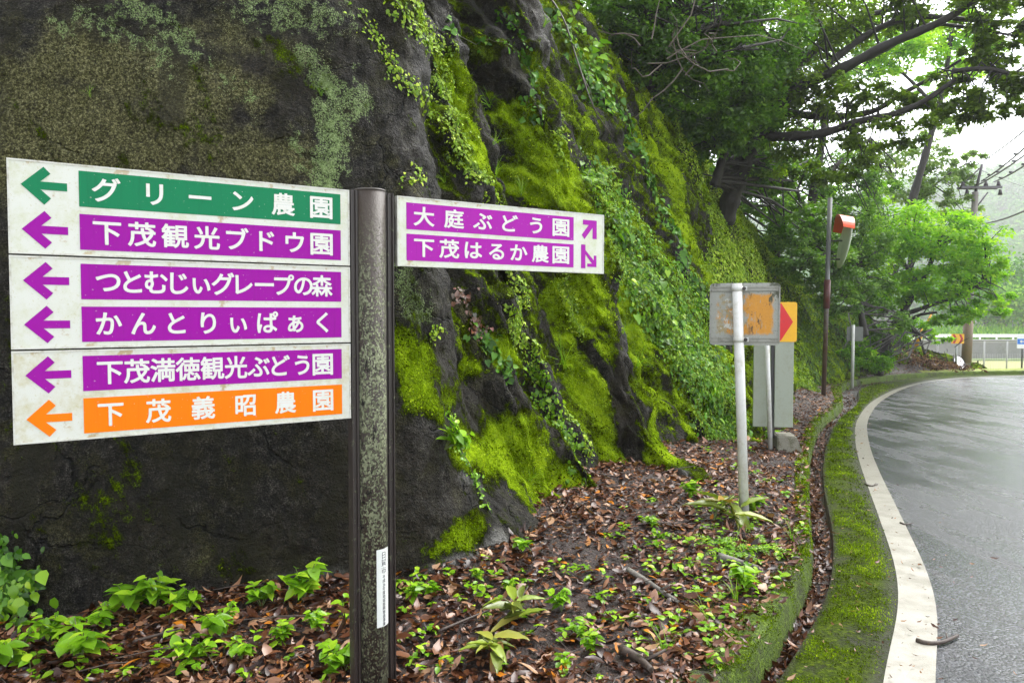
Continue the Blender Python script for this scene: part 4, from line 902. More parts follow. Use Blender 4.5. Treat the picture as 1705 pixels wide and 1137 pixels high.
o = ob('leaf_litter', leaf_mesh('leaf_litter', q3, unit(np.array([0, 0, 1.]) + rng.normal(0, .3, (n, 3))), rnd_dirs(n), L_, L_ * .45, T_CURL, np.clip(rng.beta(1.7, 2, n), 0, .97), LEAF_BROWN)); o['kind'] = 'stuff'
# leaves washed into the gutter, and bits on the apron
j = between(G1, G2, 6500, 0, 0); t = np.clip(rng.beta(1.6, 1.1, len(j)), .0, 1.0)[:, None]; jj = np.minimum(j + 1, len(G1) - 1); u = rng.random((len(j), 1))
q = (G1[j] * (1 - u) + G1[jj] * u) * (1 - t) + (G2[j] * (1 - u) + G2[jj] * u) * t
q3 = np.column_stack([q, rz(q[:, 1]) - .078 - .01 * t[:, 0] + rng.uniform(0, .02, len(q))]); n = len(q3)
keep = rng.random(n) < np.clip(.6 + 1.1 * fbm(q3[:, 0] * 1.3, q3[:, 1] * 1.3, 9.3, 3), .08, 1); q3 = q3[keep]; n = len(q3)
L_ = np.clip(rng.lognormal(-2.85, .3, n), .025, .1)
o = ob('gutter_litter', leaf_mesh('gutter_litter', q3, unit(np.array([0, 0, 1.]) + rng.normal(0, .35, (n, 3))), rnd_dirs(n), L_, L_ * .45, T_CURL, np.clip(rng.beta(1.5, 2.6, n), 0, .97), LEAF_BROWN)); o['kind'] = 'stuff'
j = between(APR_L, LINE_L, 520, 0, 0, pw=1.5); t = rng.random((len(j), 1)); q = APR_L[j] * (1 - t) + (LINE_R[j] + NRM[j] * .6 * rng.random((len(j), 1)) ** 3) * t
q3 = np.column_stack([q, rz(q[:, 1]) + .006 + .02 * np.sin(np.pi * np.clip(t[:, 0], 0, .9))]); n = len(q3); L_ = np.clip(rng.lognormal(-3.7, .5, n), .008, .06)
o = ob('fallen_bits', leaf_mesh('fallen_bits', q3, unit(np.array([0, 0, 1.]) + rng.normal(0, .2, (n, 3))), rnd_dirs(n), L_, L_ * .35, T_CURL, np.clip(rng.beta(2, 1.6, n), 0, .95), LEAF_BROWN)); o['kind'] = 'stuff'
# thin dead twigs through the litter
BARKT = flat('twig_bark', (.035, .022, .016), .6, (.11, .085, .06), .7, 30)
P, _ = bank_pts(260, 1.8, 1.4); b = B()
for p in P:
    a = rng.uniform(0, 6.28); l = rng.uniform(.08, .4); c = Vector(p) + Vector((0, 0, .02)); dv_ = Vector((math.cos(a), math.sin(a), rng.uniform(-.05, .18))) * l
    b.tube([c, c + dv_ * .5 + Vector((rng.normal(0, .015), rng.normal(0, .015), .01)), c + dv_], [.004, .003, .002], 4, False)
o = b.make('litter_twigs', BARKT); o['kind'] = 'stuff'

# --- sticks one can pick out
def stick(px_list, h, r0, label, mat=BARKT, surf=soil, name='fallen_stick', cat='stick'):
    pts = []
    for q in px_list:
        p = surf(*q)[0] if surf is soil else gnd(*q, h)
        if p is not None: pts.append(p + Vector((0, 0, r0 * .7 + (h if surf is soil else 0))))
    if len(pts) < 2: return
    Q = spline(pts, n=9); base_ = Vector(Q[0]); o = empty(name, base_, label, cat)
    main = B().tube([Vector(q) - base_ for q in Q], np.linspace(r0, r0 * .6, 9), 8).make('stem', mat, o)
    k = Vector(Q[5]) - base_; s_ = Vector((rng.normal(0, 1), rng.normal(0, 1), .5)).normalized() * r0 * 5
    B().tube([k, k + s_], [r0 * .45, r0 * .25], 6).make('side_twig', mat, o)
GREYB = flat('grey_bark', (.10, .09, .075), .7, (.22, .21, .17), .8, 25)
onroad = lambda *a: None
stick([(1526, 1068), (1545, 1073), (1570, 1071), (1595, 1060)], 0, .013, 'dark wet stick lying across the white edge line', surf=onroad)
stick([(1499, 871), (1508, 874), (1518, 872)], 0, .009, 'short dark stick on the asphalt just outside the white line', surf=onroad)
stick([(1440, 806), (1450, 810), (1461, 807)], 0, .010, 'bent twig lying on the white line halfway along', surf=onroad)
stick([(1196, 934), (1230, 944), (1262, 954)], .01, .03, 'pale grey log piece half buried in leaves', GREYB, name='log_piece', cat='log')
stick([(1045, 955), (1070, 970), (1100, 990), (1130, 1010)], .01, .020, 'grey branch lying among brown leaves in mid bank', GREYB)
stick([(1035, 1090), (1060, 1103), (1085, 1125)], .01, .024, 'dark branch end near the bottom mossy kerb', BARKT)
stick([(730, 1062), (770, 1045), (815, 1026)], .03, .008, 'thin brown twig below the wilted big-leaf plant', BARKT)
stick([(215, 1082), (250, 1072), (300, 1058)], .03, .010, 'thin dark twig among the seedlings left of the signpost', BARKT)

# --- plant templates
def fine_leaf(pw=.9, tipx=1.0, heart=0.):
    us = np.array([.05, .14, .26, .40, .55, .70, .84, .94]); wd = .5 * np.sin(np.pi * us ** pw) ** .8 * (1 - .15 * us); V = [[0, 0, 0]]; n = len(us)
    for u, w_ in zip(us, wd): V += [[u - heart * (w_ * 2) ** 2 * max(0, .5 - u), w_, .10 * w_ * 2 - .16 * u * u + .02 * math.sin(u * 22)], [u, 0, -.16 * u * u], [u - heart * (w_ * 2) ** 2 * max(0, .5 - u), -w_, .10 * w_ * 2 - .16 * u * u + .02 * math.sin(u * 22 + 1)]]
    V.append([tipx, 0, -.19]); Fc = [[0, 2, 1], [0, 3, 2]]
    for k in range(n - 1): a = 1 + 3 * k; Fc += [[a, a + 1, a + 3], [a + 1, a + 4, a + 3], [a + 1, a + 2, a + 4], [a + 2, a + 5, a + 4]]
    a = 1 + 3 * (n - 1); Fc += [[a, a + 1, a + 3], [a + 1, a + 2, a + 3]]
    return np.array(V, float), Fc
T_FINE, T_FHEART = fine_leaf(.82), fine_leaf(.66, 1.06, .9)
GREENS = [(0, (.035, .085, .006)), (.35, (.09, .21, .010)), (.7, (.18, .36, .014)), (1, (.34, .50, .03))]
LEAF_G = leafmat('fresh_leaf', GREENS, .34, .02, .25)
LEAF_Y = leafmat('yellow_green_leaf', [(0, (.06, .12, .005)), (.4, (.15, .27, .008)), (.75, (.30, .44, .015)), (1, (.48, .58, .06))], .3, .02, .35)
LEAF_D = leafmat('dark_ivy_leaf', [(0, (.02, .055, .006)), (.4, (.05, .14, .012)), (.75, (.10, .25, .02)), (1, (.20, .36, .04))], .3, .016, .25)
LEAF_O = leafmat('wilting_leaf', [(0, (.06, .07, .02)), (.4, (.14, .18, .03)), (.7, (.20, .27, .03)), (.9, (.32, .28, .06)), (1, (.25, .11, .03))], .2, .03, .3)
LEAF_R = leafmat('reddish_leaf', [(0, (.05, .06, .02)), (.5, (.12, .06, .03)), (1, (.28, .09, .05))], .2, .06, .35)
STEMM = flat('green_stem', (.09, .13, .03), .6, (.10, .06, .04), .8, 30)
class Pl:
    def __init__(s): s.P, s.N, s.D, s.L, s.W, s.T, s.st = [], [], [], [], [], [], []
    def leaf(s, p, n, d, l, w, t): s.P.append(p); s.N.append(n); s.D.append(d); s.L.append(l); s.W.append(w); s.T.append(t)
    def meshes(s, name, T, mat, bend=1., smat=None):
        lm = leaf_mesh(name + '_foliage', np.array(s.P), np.array(s.N), np.array(s.D), np.array(s.L), np.array(s.W), T, np.clip(s.T, 0, 1), mat, bend)
        b = B()
        for pts, r in s.st: b.tube(pts, np.linspace(r, r * .5, len(pts)), 5, False)
        me = bpy.data.meshes.new(name + '_stem'); b.b.to_mesh(me); b.b.free(); me.materials.append(smat or STEMM); return lm, me
def t_broad(k, n_st, hgt, l0, seed):
    r = np.random.default_rng(seed); p = Pl()
    for s in range(n_st):
        a = r.uniform(0, 6.28); out = r.uniform(.25, .75); H = hgt * r.uniform(.55, 1); tip = np.array([math.cos(a) * out * H, math.sin(a) * out * H, H])
        nn = 3 + int(r.integers(0, 3)); pts = [Vector((0, 0, 0)), Vector(tip * [.45, .45, .6]), Vector(tip)]; p.st.append((pts, .0035))
        for q in range(nn):
            u = .35 + .65 * (q + 1) / nn; c = tip * [u ** 1.2, u ** 1.2, u ** .9]; ph = a + q * 1.6 + r.normal(0, .3)
            for sgn in ((0,) if q == nn - 1 else (0, math.pi)):
                dd = np.array([math.cos(ph + sgn), math.sin(ph + sgn), r.uniform(-.25, .25)]); l = l0 * r.uniform(.6, 1.15) * (1 - .3 * (q == nn - 1))
                p.leaf(c, np.array([0, 0, 1]) + r.normal(0, .28, 3), dd, l, l * r.uniform(.6, .8), r.uniform(.3, .95))
    return p
def t_sprout(seed, l0=.035):
    r = np.random.default_rng(seed); p = Pl(); H = r.uniform(.02, .05); p.st.append(([Vector((0, 0, 0)), Vector((0, 0, H))], .0018))
    for lv in range(2 + int(r.integers(0, 2))):
        ph = r.uniform(0, 6.28)
        for q in range(2 + int(r.integers(0, 2))):
            a = ph + q * 2.2; l = l0 * r.uniform(.6, 1.2); p.leaf(np.array([r.normal(0, .012), r.normal(0, .012), H * (.5 + .5 * lv)]), np.array([0, 0, 1]) + r.normal(0, .25, 3), np.array([math.cos(a), math.sin(a), .15]), l, l * .75, r.uniform(.3, 1))
    return p
def t_fern(seed, nf=6, l0=.22, droop=.5):
    r = np.random.default_rng(seed); p = Pl()
    for f in range(nf):
        a = f * 6.28 / nf + r.normal(0, .35); Lf = l0 * r.uniform(.6, 1.1); ca, sa = math.cos(a), math.sin(a); pts = []
        for k in range(7): u = k / 6; rr_ = Lf * u; pts.append(Vector((ca * rr_, sa * rr_, Lf * (.65 * u - droop * u * u))))
        p.st.append((pts, .0022))
        for k in range(14):
            u = .15 + .85 * k / 13; c = np.array([ca * Lf * u, sa * Lf * u, Lf * (.65 * u - droop * u * u)]); l = Lf * .30 * (1 - u * .75) * r.uniform(.85, 1.1)
            for sg in (1, -1): p.leaf(c, np.array([0, 0, 1]) + r.normal(0, .15, 3), np.array([-sa * sg + ca * .35, ca * sg + sa * .35, -.1]), l, l * .4, r.uniform(.35, .95))
    return p
def t_grass(seed, nb=14, l0=.2):
    r = np.random.default_rng(seed); p = Pl(); p.st.append(([Vector((0, 0, -.02)), Vector((0, 0, .01))], .006))
    for k in range(nb):
        a = r.uniform(0, 6.28); l = l0 * r.uniform(.5, 1.1); p.leaf(r.normal(0, .008, 3) * [1, 1, 0], np.array([-math.cos(a) * .9, -math.sin(a) * .9, .7]), np.array([math.cos(a) * .75, math.sin(a) * .75, .9]), l, .014, r.uniform(.3, 1))
    return p
def t_strap(seed, nl=14, l0=.16):
    r = np.random.default_rng(seed); p = Pl(); p.st.append(([Vector((0, 0, 0)), Vector((.03, .02, .05)), Vector((.09, .0, .10))], .005))
    for k in range(nl):
        a = k * 2.4 + r.normal(0, .3); l = l0 * r.uniform(.55, 1.1); e = r.uniform(-.25, .45); c = np.array([.05, .01, .06]) + r.normal(0, .03, 3) * [1, 1, .5]
        p.leaf(c, np.array([-math.cos(a) * e, -math.sin(a) * e, 1]) + r.normal(0, .2, 3), np.array([math.cos(a), math.sin(a), e]), l, l * r.uniform(.28, .4), r.beta(1.6, 1.3))
    return p
TPL = {}
for k in range(4): TPL['broad', k] = t_broad(k, 5 + k % 3, .17, .085, 10 + k).meshes('broadleaf_plant', T_FINE if k % 2 else T_FHEART, LEAF_G)
for k in range(5): TPL['sprout', k] = t_sprout(30 + k).meshes('seedling', T_FINE, LEAF_G)
for k in range(2): TPL['fern', k] = t_fern(50 + k).meshes('small_fern', T_DIAMOND, LEAF_G)
for k in range(3): TPL['grass', k] = t_grass(60 + k).meshes('grass_tuft', T_BLADE, LEAF_G)
for k in range(3): TPL['strap', k] = t_strap(70 + k).meshes('wilted_plant', T_FINE, LEAF_O)
for k in range(2): TPL['heart', k] = t_broad(k, 6, .15, .07, 80 + k).meshes('heart_leaf_plant', T_FHEART, LEAF_G)
NAMES = {'broad': ('leafy_plant', 'plant'), 'sprout': ('seedling', 'seedling'), 'fern': ('fern', 'fern'), 'grass': ('grass_tuft', 'grass'), 'strap': ('long_leaved_plant', 'plant'), 'heart': ('leafy_plant', 'plant')}
def plant(kind, px, py, size, label, group=None, surf='soil', var=None, cat=None):
    p, nn = soil(px, py) if surf == 'soil' else rock(px, py)
    if p is None:
        p, nn = rock(px, py)
        if p is None: return
    k = [v for (q, v) in TPL if q == kind]; var = int(rng.integers(0, len(k))) if var is None else var % len(k)
    lm, sm_ = TPL[kind, var]; nm, ct = NAMES[kind]
    o = bpy.data.objects.new(nm, lm); COL.objects.link(o); tag(o, label, cat or ct, group)
    up_ = Vector((0, 0, 1)) if surf == 'soil' else (Vector((0, 0, .8)) + nn * .9).normalized()
    o.rotation_mode = 'QUATERNION'; o.rotation_quaternion = Vector((0, 0, 1)).rotation_difference(up_) @ Matrix.Rotation(rng.uniform(0, 6.28), 3, 'Z').to_quaternion()
    o.location = p; o.scale = (size,) * 3
    c = bpy.data.objects.new('stem', sm_); COL.objects.link(c); c.parent = o
    return o
GP = 'broad-leaved plants on the leaf litter'
for x, y, s, l in [(25, 1112, 1.0, 'big-leaved bright green plant in the bottom left corner'), (88, 1068, .8, 'bright plant with rounded leaves just right of the bottom left corner plant'),
 (135, 1105, 1.15, 'lush bright green plant at the bottom, second clump from the left corner'), (170, 1050, .75, 'small broad-leaved plant behind the lush clump at bottom left'),
 (218, 1022, 1.0, 'bright plant with drooping wide leaves against the dark rock foot'), (262, 1012, 1.05, 'tall bright plant at the rock foot, leaves overlapping its left neighbour'),
 (312, 1022, .8, 'bright plant at the rock foot midway between the left edge and the signpost'), (368, 1062, .9, 'pointed-leaf plant standing alone in the litter left of the signpost'),
 (322, 1112, .8, 'plant with narrow leaves at the bottom between two reddish leaf heaps'), (402, 1100, .6, 'small low plant at the bottom left of the signpost foot'),
 (436, 1012, .75, 'bright plant under the rock left of the signpost, lower of a pair'), (505, 1000, 1.15, 'tall leafy plant closest to the signpost on its left'), (528, 1050, .6, 'small plant at the left foot of the signpost'),
 (572, 1125, .8, 'plant cut by the bottom edge beside the signpost foot'), (470, 1070, .55, 'little plant in the dead leaves left of the signpost foot')]:
    plant('broad', x, y, s * 1.08, l, GP)
plant('heart', 688, 1003, .8, 'pair of rounded leaves touching the right side of the signpost', GP); plant('broad', 722, 993, .5, 'small leafy plant right of the signpost under the rock', GP)
for x, y, s, l in [(795, 968, .55, 'small rounded plant below the grey rock foot'), (870, 920, .6, 'small bright plant beneath the mossy boss'), (848, 985, .55, 'little plant between the mossy boss and the wilted plant'), (935, 1018, .7, 'bright pointed plant right of the wilted big-leaf plant'),
 (985, 1090, .65, 'leafy plant near the kerb at the bottom'), (962, 1065, .5, 'low plant below the wilted big-leaf plant, to its right'), (1100, 905, .55, 'little plant in mid bank below the rock ridges'), (1086, 880, .55, 'small plant on the litter under the double mossy ridge'),
 (1240, 985, 1.0, 'upright bright plant growing on the mossy kerb'), (1282, 738, 1.2, 'bright green plant at the foot of the thin white post'), (1250, 858, 1.1, 'light green plant at the foot of the thick white post'), (1150, 830, .9, 'small plant left of the long-leaved plant by the thick post')]:
    plant('heart' if x in (795, 848) else 'broad', x, y, s, l, GP)
plant('strap', 872, 1030, 1.35, 'large wilted plant with long olive leaves in the middle of the bank', var=0)
plant('strap', 825, 1088, 1.1, 'wilting long-leaved plant lying lower left of the large wilted one', var=1)
plant('strap', 1188, 868, 2.0, 'long-leaved green plant left of the thick white post', var=2)
plant('grass', 1368, 866, 2.0, 'grassy fern arching over the gutter', var=1)
for x, y, s, l in [(1225, 925, 1.3, 'low bright fern patch right of the grey log piece'), (1262, 915, 1.1, 'fern nearest the kerb in the low bright patch'), (1195, 905, .9, 'small fern left of the low bright patch')]: plant('fern', x, y, s, l, 'ferns on the bank')
for x, y, s, l in [(1105, 1090, 1.0, 'grass tuft on the kerb near the bottom edge'), (1225, 1005, .9, 'grass tuft leaning over the mossy kerb'), (1180, 1040, .9, 'thin grass tuft between litter and kerb'), (1320, 905, 1.1, 'grass tuft on the kerb beside the gutter')]: plant('grass', x, y, s, l, 'grass tufts along the kerb')
# seedlings: nothing tells those of one patch apart
def zone(n, x0, x1, y0, y1, label, group, sz):
    k = 0; tr = 0
    while k < n and tr < n * 6:
        tr += 1; x, y = rng.uniform(x0, x1), rng.uniform(y0, y1); p, _ = soil(x, y)
        if p is None or p.y > 16: continue
        if plant('sprout', x, y, rng.uniform(.7, 1.25) * sz, label, group): k += 1
zone(48, 0, 575, 1015, 1137, 'tiny green seedling in the litter left of the signpost', 'seedlings left of the signpost', 1.35)
zone(62, 665, 1010, 930, 1137, 'tiny green seedling in the litter right of the signpost', 'seedlings right of the signpost', 1.05)
zone(84, 1010, 1240, 830, 1110, 'tiny green seedling in the open litter of the middle bank', 'seedlings in the middle bank', 1.1)
zone(70, 1150, 1340, 740, 1000, 'tiny green seedling on the bank around the white posts', 'seedlings around the white posts', 1.3)

# --- creepers on the rock: (pixel path, spread m, number of leaves, leaf length, template, material)
def creeper(label, path, spread, nl, ll, T=T_OVATE, mat=LEAF_Y, cat='creeper', name='creeper', stemr=.004, lift=.012, taper=True):
    pts = [rock(*q)[0] for q in path]; pts = [p for p in pts if p is not None]
    if len(pts) < 2: return
    Q = spline(pts, n=60); n = nl; u = rng.random(n); idx = (u * 59).astype(int); base_ = Q[idx]
    sp = spread * (1 - .5 * u if taper else np.ones(n)) * (.35 + .65 * np.abs(np.sin(u * 9 + rng.uniform(0, 6))))
    off = rng.normal(0, 1, (n, 3)) * sp[:, None] * .6; off[:, 2] *= .8
    # gather the leaves into small tufts so that rock shows between them
    ncl = max(6, n // 9); cl = rng.integers(0, ncl, n); cu = rng.random(ncl); co = rng.normal(0, 1, (ncl, 3)) * (spread * .55); cb = Q[(cu * 59).astype(int)]
    pos = np.where((rng.random(n) < .7)[:, None], cb[cl] + co[cl] * (1 - .4 * cu[cl])[:, None] + rng.normal(0, ll * 1.3, (n, 3)), base_ + off)
    P, N = [], []
    for p in pos: a, nn = onrock(p); P.append(a + nn * rng.uniform(.002, lift)); N.append(nn)
    P, N = np.array([tuple(p) for p in P]), np.array([tuple(p) for p in N])
    D = rnd_dirs(n) + np.array([0, 0, -.7]); L_ = ll * np.clip(rng.lognormal(0, .35, n), .4, 1.9)
    o = ob(name, leaf_mesh(name, P, N + rng.normal(0, .3, (n, 3)) + np.array([0, 0, .25]), D, L_, L_ * .8, T, np.clip(rng.normal(.5, .24, n), 0, 1), mat)); tag(o, label, cat, 'creepers hanging on the rock')
    bq = []
    for q in Q[::2]: a, nn = onrock(q); bq.append(a + nn * .006)
    B().tube(bq, np.linspace(stemr, stemr * .5, len(bq)), 5, False).make('stem', flat('creeper_stem', (.05, .04, .02), .7, (.10, .13, .03), .8, 30), o)
creeper('bright yellow-green creeper in a long thin line from the top of the rock', [(595, 20), (640, 85), (690, 150), (715, 190)], .06, 620, .022)
creeper('broad sheet of small yellow-green leaves running down above the single far board', [(690, 0), (725, 70), (745, 160), (760, 220), (790, 290), (835, 335)], .19, 3600, .021)
creeper('second strand of yellow-green leaves from the top, right of the thin line', [(655, 0), (700, 60), (730, 130)], .07, 700, .021)
creeper('small loose tuft of yellow-green leaves above the post cap', [(675, 300), (700, 298), (690, 275)], .05, 70, .022)
creeper('dark heart-leaved creeper stepping down right of the topmost rock', [(745, 20), (760, 55), (800, 70), (850, 78), (880, 110), (875, 170), (895, 215)], .045, 150, .045, T_HEART, LEAF_D)
creeper('thin curtain of heart-shaped leaves beside the upper fern', [(830, 20), (870, 60), (890, 130), (900, 200)], .05, 120, .04, T_HEART, LEAF_D)
creeper('yellow-green creeper falling below the single far board', [(845, 455), (870, 500), (850, 540), (890, 580), (905, 640)], .14, 1700, .022)
creeper('narrow trail of tiny leaves below the right end of the far board', [(940, 470), (950, 510), (965, 560)], .07, 520, .018)
creeper('leafy creeper trailing down to the litter beside the mossy boss', [(890, 600), (910, 660), (930, 700), (950, 740), (955, 790)], .10, 900, .030, T_OVATE, LEAF_G)
creeper('reddish tip creeper with small dark leaves on the bare rock', [(765, 485), (785, 525), (800, 555)], .035, 110, .03, T_HEART, LEAF_R)
creeper('dark ivy strand below the reddish creeper', [(800, 550), (820, 580), (840, 605), (848, 625)], .045, 110, .038, T_HEART, LEAF_D)
creeper('thin line of yellow leaves along the edge of the mossy boss', [(975, 800), (984, 830), (978, 870)], .02, 70, .018)
creeper('tiny yellow-green creeper on the rock right of the post', [(715, 565), (725, 550), (735, 545)], .03, 50, .02)
creeper('fine creeper edging the second mossy ridge', [(930, 650), (955, 700), (985, 760)], .05, 420, .02)
creeper('sparse creeper hanging over the lower dark rock', [(750, 690), (760, 730), (790, 800), (815, 850)], .04, 150, .024, T_OVATE, LEAF_G)
creeper('bright upright clubmoss patch left of the heart-leaved mass', [(935, 190), (930, 240), (945, 285)], .08, 1000, .030, T_DIAMOND, LEAF_Y)
creeper('large heart-leaved creeper falling in a long curve beside the rock crest', [(925, 20), (960, 90), (1000, 160), (1045, 210), (1075, 280), (1100, 350), (1135, 420), (1160, 490)], .24, 800, .075, T_HEART, LEAF_D, stemr=.008, lift=.06)
creeper('large pale heart leaves scattered near the top of the rock crest', [(960, 40), (1000, 120), (1020, 190)], .22, 120, .10, T_HEART, LEAF_G, lift=.06)
creeper('dark ivy bush climbing the rock at the left edge', [(-40, 900), (10, 930), (30, 985), (45, 1000)], .10, 300, .045, T_OVATE, LEAF_D, lift=.07)
creeper('bright leafy bush at the left edge below the dark ivy', [(-30, 985), (20, 990), (60, 965)], .08, 110, .06, T_OVATE, LEAF_G, lift=.09)
creeper('heart-leaved creeper running down through the ferns behind the mossy ridge', [(1085, 470), (1120, 520), (1150, 580), (1165, 640)], .2, 420, .06, T_HEART, LEAF_D, lift=.05)
# long dark hanging stem
pts = []
for q in [(905, -10), (930, 40), (955, 110), (985, 190), (1015, 230)]:
    a, nn = rock(*q); pts.append(a + nn * .10)
Q = spline(pts, n=30); o = empty('hanging_stem', Q[0], 'long dark bare stem hanging down the rock among heart-shaped leaves', 'vine stem')
B().tube([Vector(q) - Vector(Q[0]) for q in Q], np.linspace(.016, .008, 30), 7).make('stem', BARKT, o)
s0 = Vector(Q[18]) - Vector(Q[0]); B().tube([s0, s0 + Vector((.12, -.05, -.25)), s0 + Vector((.18, -.06, -.55))], [.008, .006, .003], 6).make('side_twig', BARKT, o)
# grass-like ferns on the rock
for x, y, s, l in [(815, 178, 1.4, 'arching grass tuft on the rock below the dark hollow'), (735, 160, 1.2, 'grass tuft among the yellow-green sheet of leaves'), (760, 212, .9, 'small grass tuft low in the yellow-green sheet'), (820, 240, .9, 'little grass tuft right of the yellow-green sheet'),
 (825, 295, 1.2, 'grass tuft just above the far board, left of two'), (868, 325, 1.3, 'grass tuft just above the far board, right of two'), (150, 162, .45, 'lone tiny grass tuft on the olive lichened rock'), (535, 160, .5, 'tiny grass tuft beside the pale lichen'),
 (740, 305, .7, 'small pale grass tuft above the left end of the far board'), (940, 612, 1.8, 'long-bladed grass tuft on the rock between the mossy ridges'), (1060, 612, 1.3, 'grass tuft in the dark hollow of the third ridge'), (1035, 555, 1.2, 'upright grass tuft near the crest of the third ridge'),
 (905, 45, 1.1, 'grass tuft high on the rock near the hanging stem'), (880, 800, .7, 'small grass tuft on the side of the mossy boss'), (1170, 600, 1.3, 'large-leaved grass tuft among the ferns left of the rusty sign')]:
    plant('grass', x, y, s, l, 'grass tufts rooted in the rock', 'rock')
for x, y, s, l in [(975, 300, 2.0, 'bright fern growing under the heart-leaved creeper'), (1000, 290, 1.8, 'fern with broad fronds right of the bright one under the creeper'), (1165, 595, 1.8, 'pale fern on the green slope left of the rusty sign')]: plant('fern', x, y, s, l, 'ferns on the rock', 'rock')
plant('heart', 740, 748, 1.25, 'single leafy plant clinging to the rock above the mossy boss', None, 'rock')

# --- dense carpets of fern and moss fronds on the rock (nobody could count them)
def inside(poly, n):
    poly = np.array(poly, float); out = []; lo, hi = poly.min(0), poly.max(0)
    while len(out) < n:
        q = rng.uniform(lo, hi, (n * 3, 2)); c = np.zeros(len(q), bool)
        for a, b in zip(poly, np.roll(poly, -1, 0)):
            c ^= ((a[1] > q[:, 1]) != (b[1] > q[:, 1])) & (q[:, 0] < (b[0] - a[0]) * (q[:, 1] - a[1]) / (b[1] - a[1] + 1e-12) + a[0])
        out += list(q[c])
    return out[:n]
def carpet(name, poly, n, ll, T, mat, lift=.05, spread=.12, gap=.35, fs=1.6, aspect=.6, tm=.5, down=1.2):
    P, N, TT = [], [], []
    for q in inside(poly, n):
        p, nn = rock(*q)
        if p is None: continue
        p = p + Vector(rng.normal(0, spread, 3)); p, nn = onrock(p)
        P.append(tuple(p)); N.append(tuple(nn))
    P, N = np.array(P), np.array(N); f = fbm(P[:, 0] * fs, P[:, 1] * fs, P[:, 2] * fs, 3)
    k = rng.random(len(P)) < np.clip(.75 + (f - gap + .25) * 2.2, .03, 1); P, N, f = P[k], N[k], f[k]; n = len(P)
    P = P + N * rng.uniform(.0, lift, (n, 1)); L_ = ll * np.clip(rng.lognormal(0, .35, n), .4, 2)
    D = rnd_dirs(n) * .8 + np.array([0, 0, -down]) + N * .5
    o = ob(name, leaf_mesh(name, P, N + rng.normal(0, .35, (n, 3)) + np.array([0, 0, .4]), D, L_, L_ * aspect, T, np.clip(rng.normal(tm, .2, n) + .35 * f, 0, 1), mat)); o['kind'] = 'stuff'
FP = [(965, 260), (1010, 290), (1060, 360), (1100, 430), (1150, 470), (1185, 500), (1195, 560), (1215, 640), (1240, 730), (1200, 780), (1165, 700), (1140, 640), (1080, 560), (1040, 480), (1020, 400), (990, 340)]
carpet('fern_carpet', FP, 9000, .034, T_DIAMOND, LEAF_G, .10, .08, .06, 2.0, .6, .5)
carpet('fern_carpet', FP, 6500, .030, T_DIAMOND, LEAF_Y, .08, .08, .10, 1.6, .55, .45, 2)
carpet('fern_carpet', FP, 2000, .056, T_OVATE, LEAF_D, .12, .10, .10, 1.6, .62, .5)
carpet('fern_carpet', FP, 600, .07, T_HEART, LEAF_G, .14, .12, .22, 2.2, .8, .4)
carpet('fern_carpet', [(1010, 400), (1060, 440), (1120, 540), (1150, 620), (1130, 600), (1080, 540), (1040, 480)], 3800, .030, T_DIAMOND, LEAF_Y, .06, .06, .05, 2.0, .7, .40)
carpet('fern_carpet', [(1150, 560), (1200, 600), (1235, 720), (1190, 775), (1160, 690)], 3000, .034, T_DIAMOND, LEAF_Y, .06, .06, .05, 2.0, .6, .40, 2)
carpet('bright_moss_fronds', [(1115, 180), (1140, 190), (1200, 270), (1250, 340), (1290, 420), (1330, 480), (1200, 475), (1170, 440), (1190, 400), (1170, 330), (1130, 240)], 15000, .048, T_DIAMOND, LEAF_Y, .05, .08, -.02, .9, .45, .55)
carpet('bright_moss_fronds', [(1170, 430), (1260, 400), (1340, 480), (1350, 520), (1190, 480)], 4500, .055, T_DIAMOND, LEAF_Y, .05, .1, .0, 1.0, .5, .6)
carpet('hanging_moss', [(1200, 285), (1260, 330), (1330, 410), (1400, 500), (1430, 560), (1400, 620), (1345, 640), (1330, 560), (1290, 420), (1240, 340)], 8000, .085, T_DIAMOND, leafmat('hanging_moss_green', [(0, (.02, .05, .01)), (.5, (.06, .13, .02)), (1, (.13, .24, .04))], .2, .03), .07, .12, .05, .8, .3, .5, 2)
carpet('hanging_moss', [(1325, 510), (1365, 560), (1360, 690), (1325, 700), (1325, 600)], 2500, .07, T_DIAMOND, LEAF_Y, .05, .08, .1, 1.2, .35, .2, 2)
carpet('slope_weeds', [(1400, 520), (1500, 560), (1540, 590), (1500, 610), (1420, 625), (1400, 600)], 3000, .11, T_OVATE, LEAF_D, .15, .2, .1, .7, .4, .5)

# ---- moss with real depth: tiny shoots standing on the mossy rock, kerb and apron
MOSSL = leafmat('moss_shoots', [(0, (.014, .018, .001)), (.3, (.042, .060, .001)), (.6, (.105, .170, .002)), (.85, (.21, .325, .006)), (1, (.34, .44, .02))], .25, .0)
wts = np.clip(mossy - .36, 0, .6) ** 1.0 * np.clip(fbm(CV[:, 0] * 5, CV[:, 1] * 5, CV[:, 2] * 5, 3) + .55, .05, 1.2)
area_ = (np.linalg.norm(du, axis=-1) * np.linalg.norm(dv, axis=-1)).ravel(); dist = np.linalg.norm(CV - np.array([0, 0, 1.6]), axis=1)
facing = np.clip(np.sum(CN * (np.array([0, 0, 1.6]) - CV), 1) / dist, 0.05, 1); facing[CV[:, 2] < rz(CV[:, 1]) - .02] = 0
wts = wts * area_ / dist ** 1.6; wts *= (facing > 0); j = rng.choice(len(CV), 90000, p=wts / wts.sum()); n = len(j)
cell = np.sqrt(area_[j])[:, None]; P = CV[j] + rng.uniform(-1, 1, (n, 3)) * cell * .8; P += CN[j] * (rng.uniform(-.004, .006, (n, 1)) - np.sum((P - CV[j]) * CN[j], 1, keepdims=True))
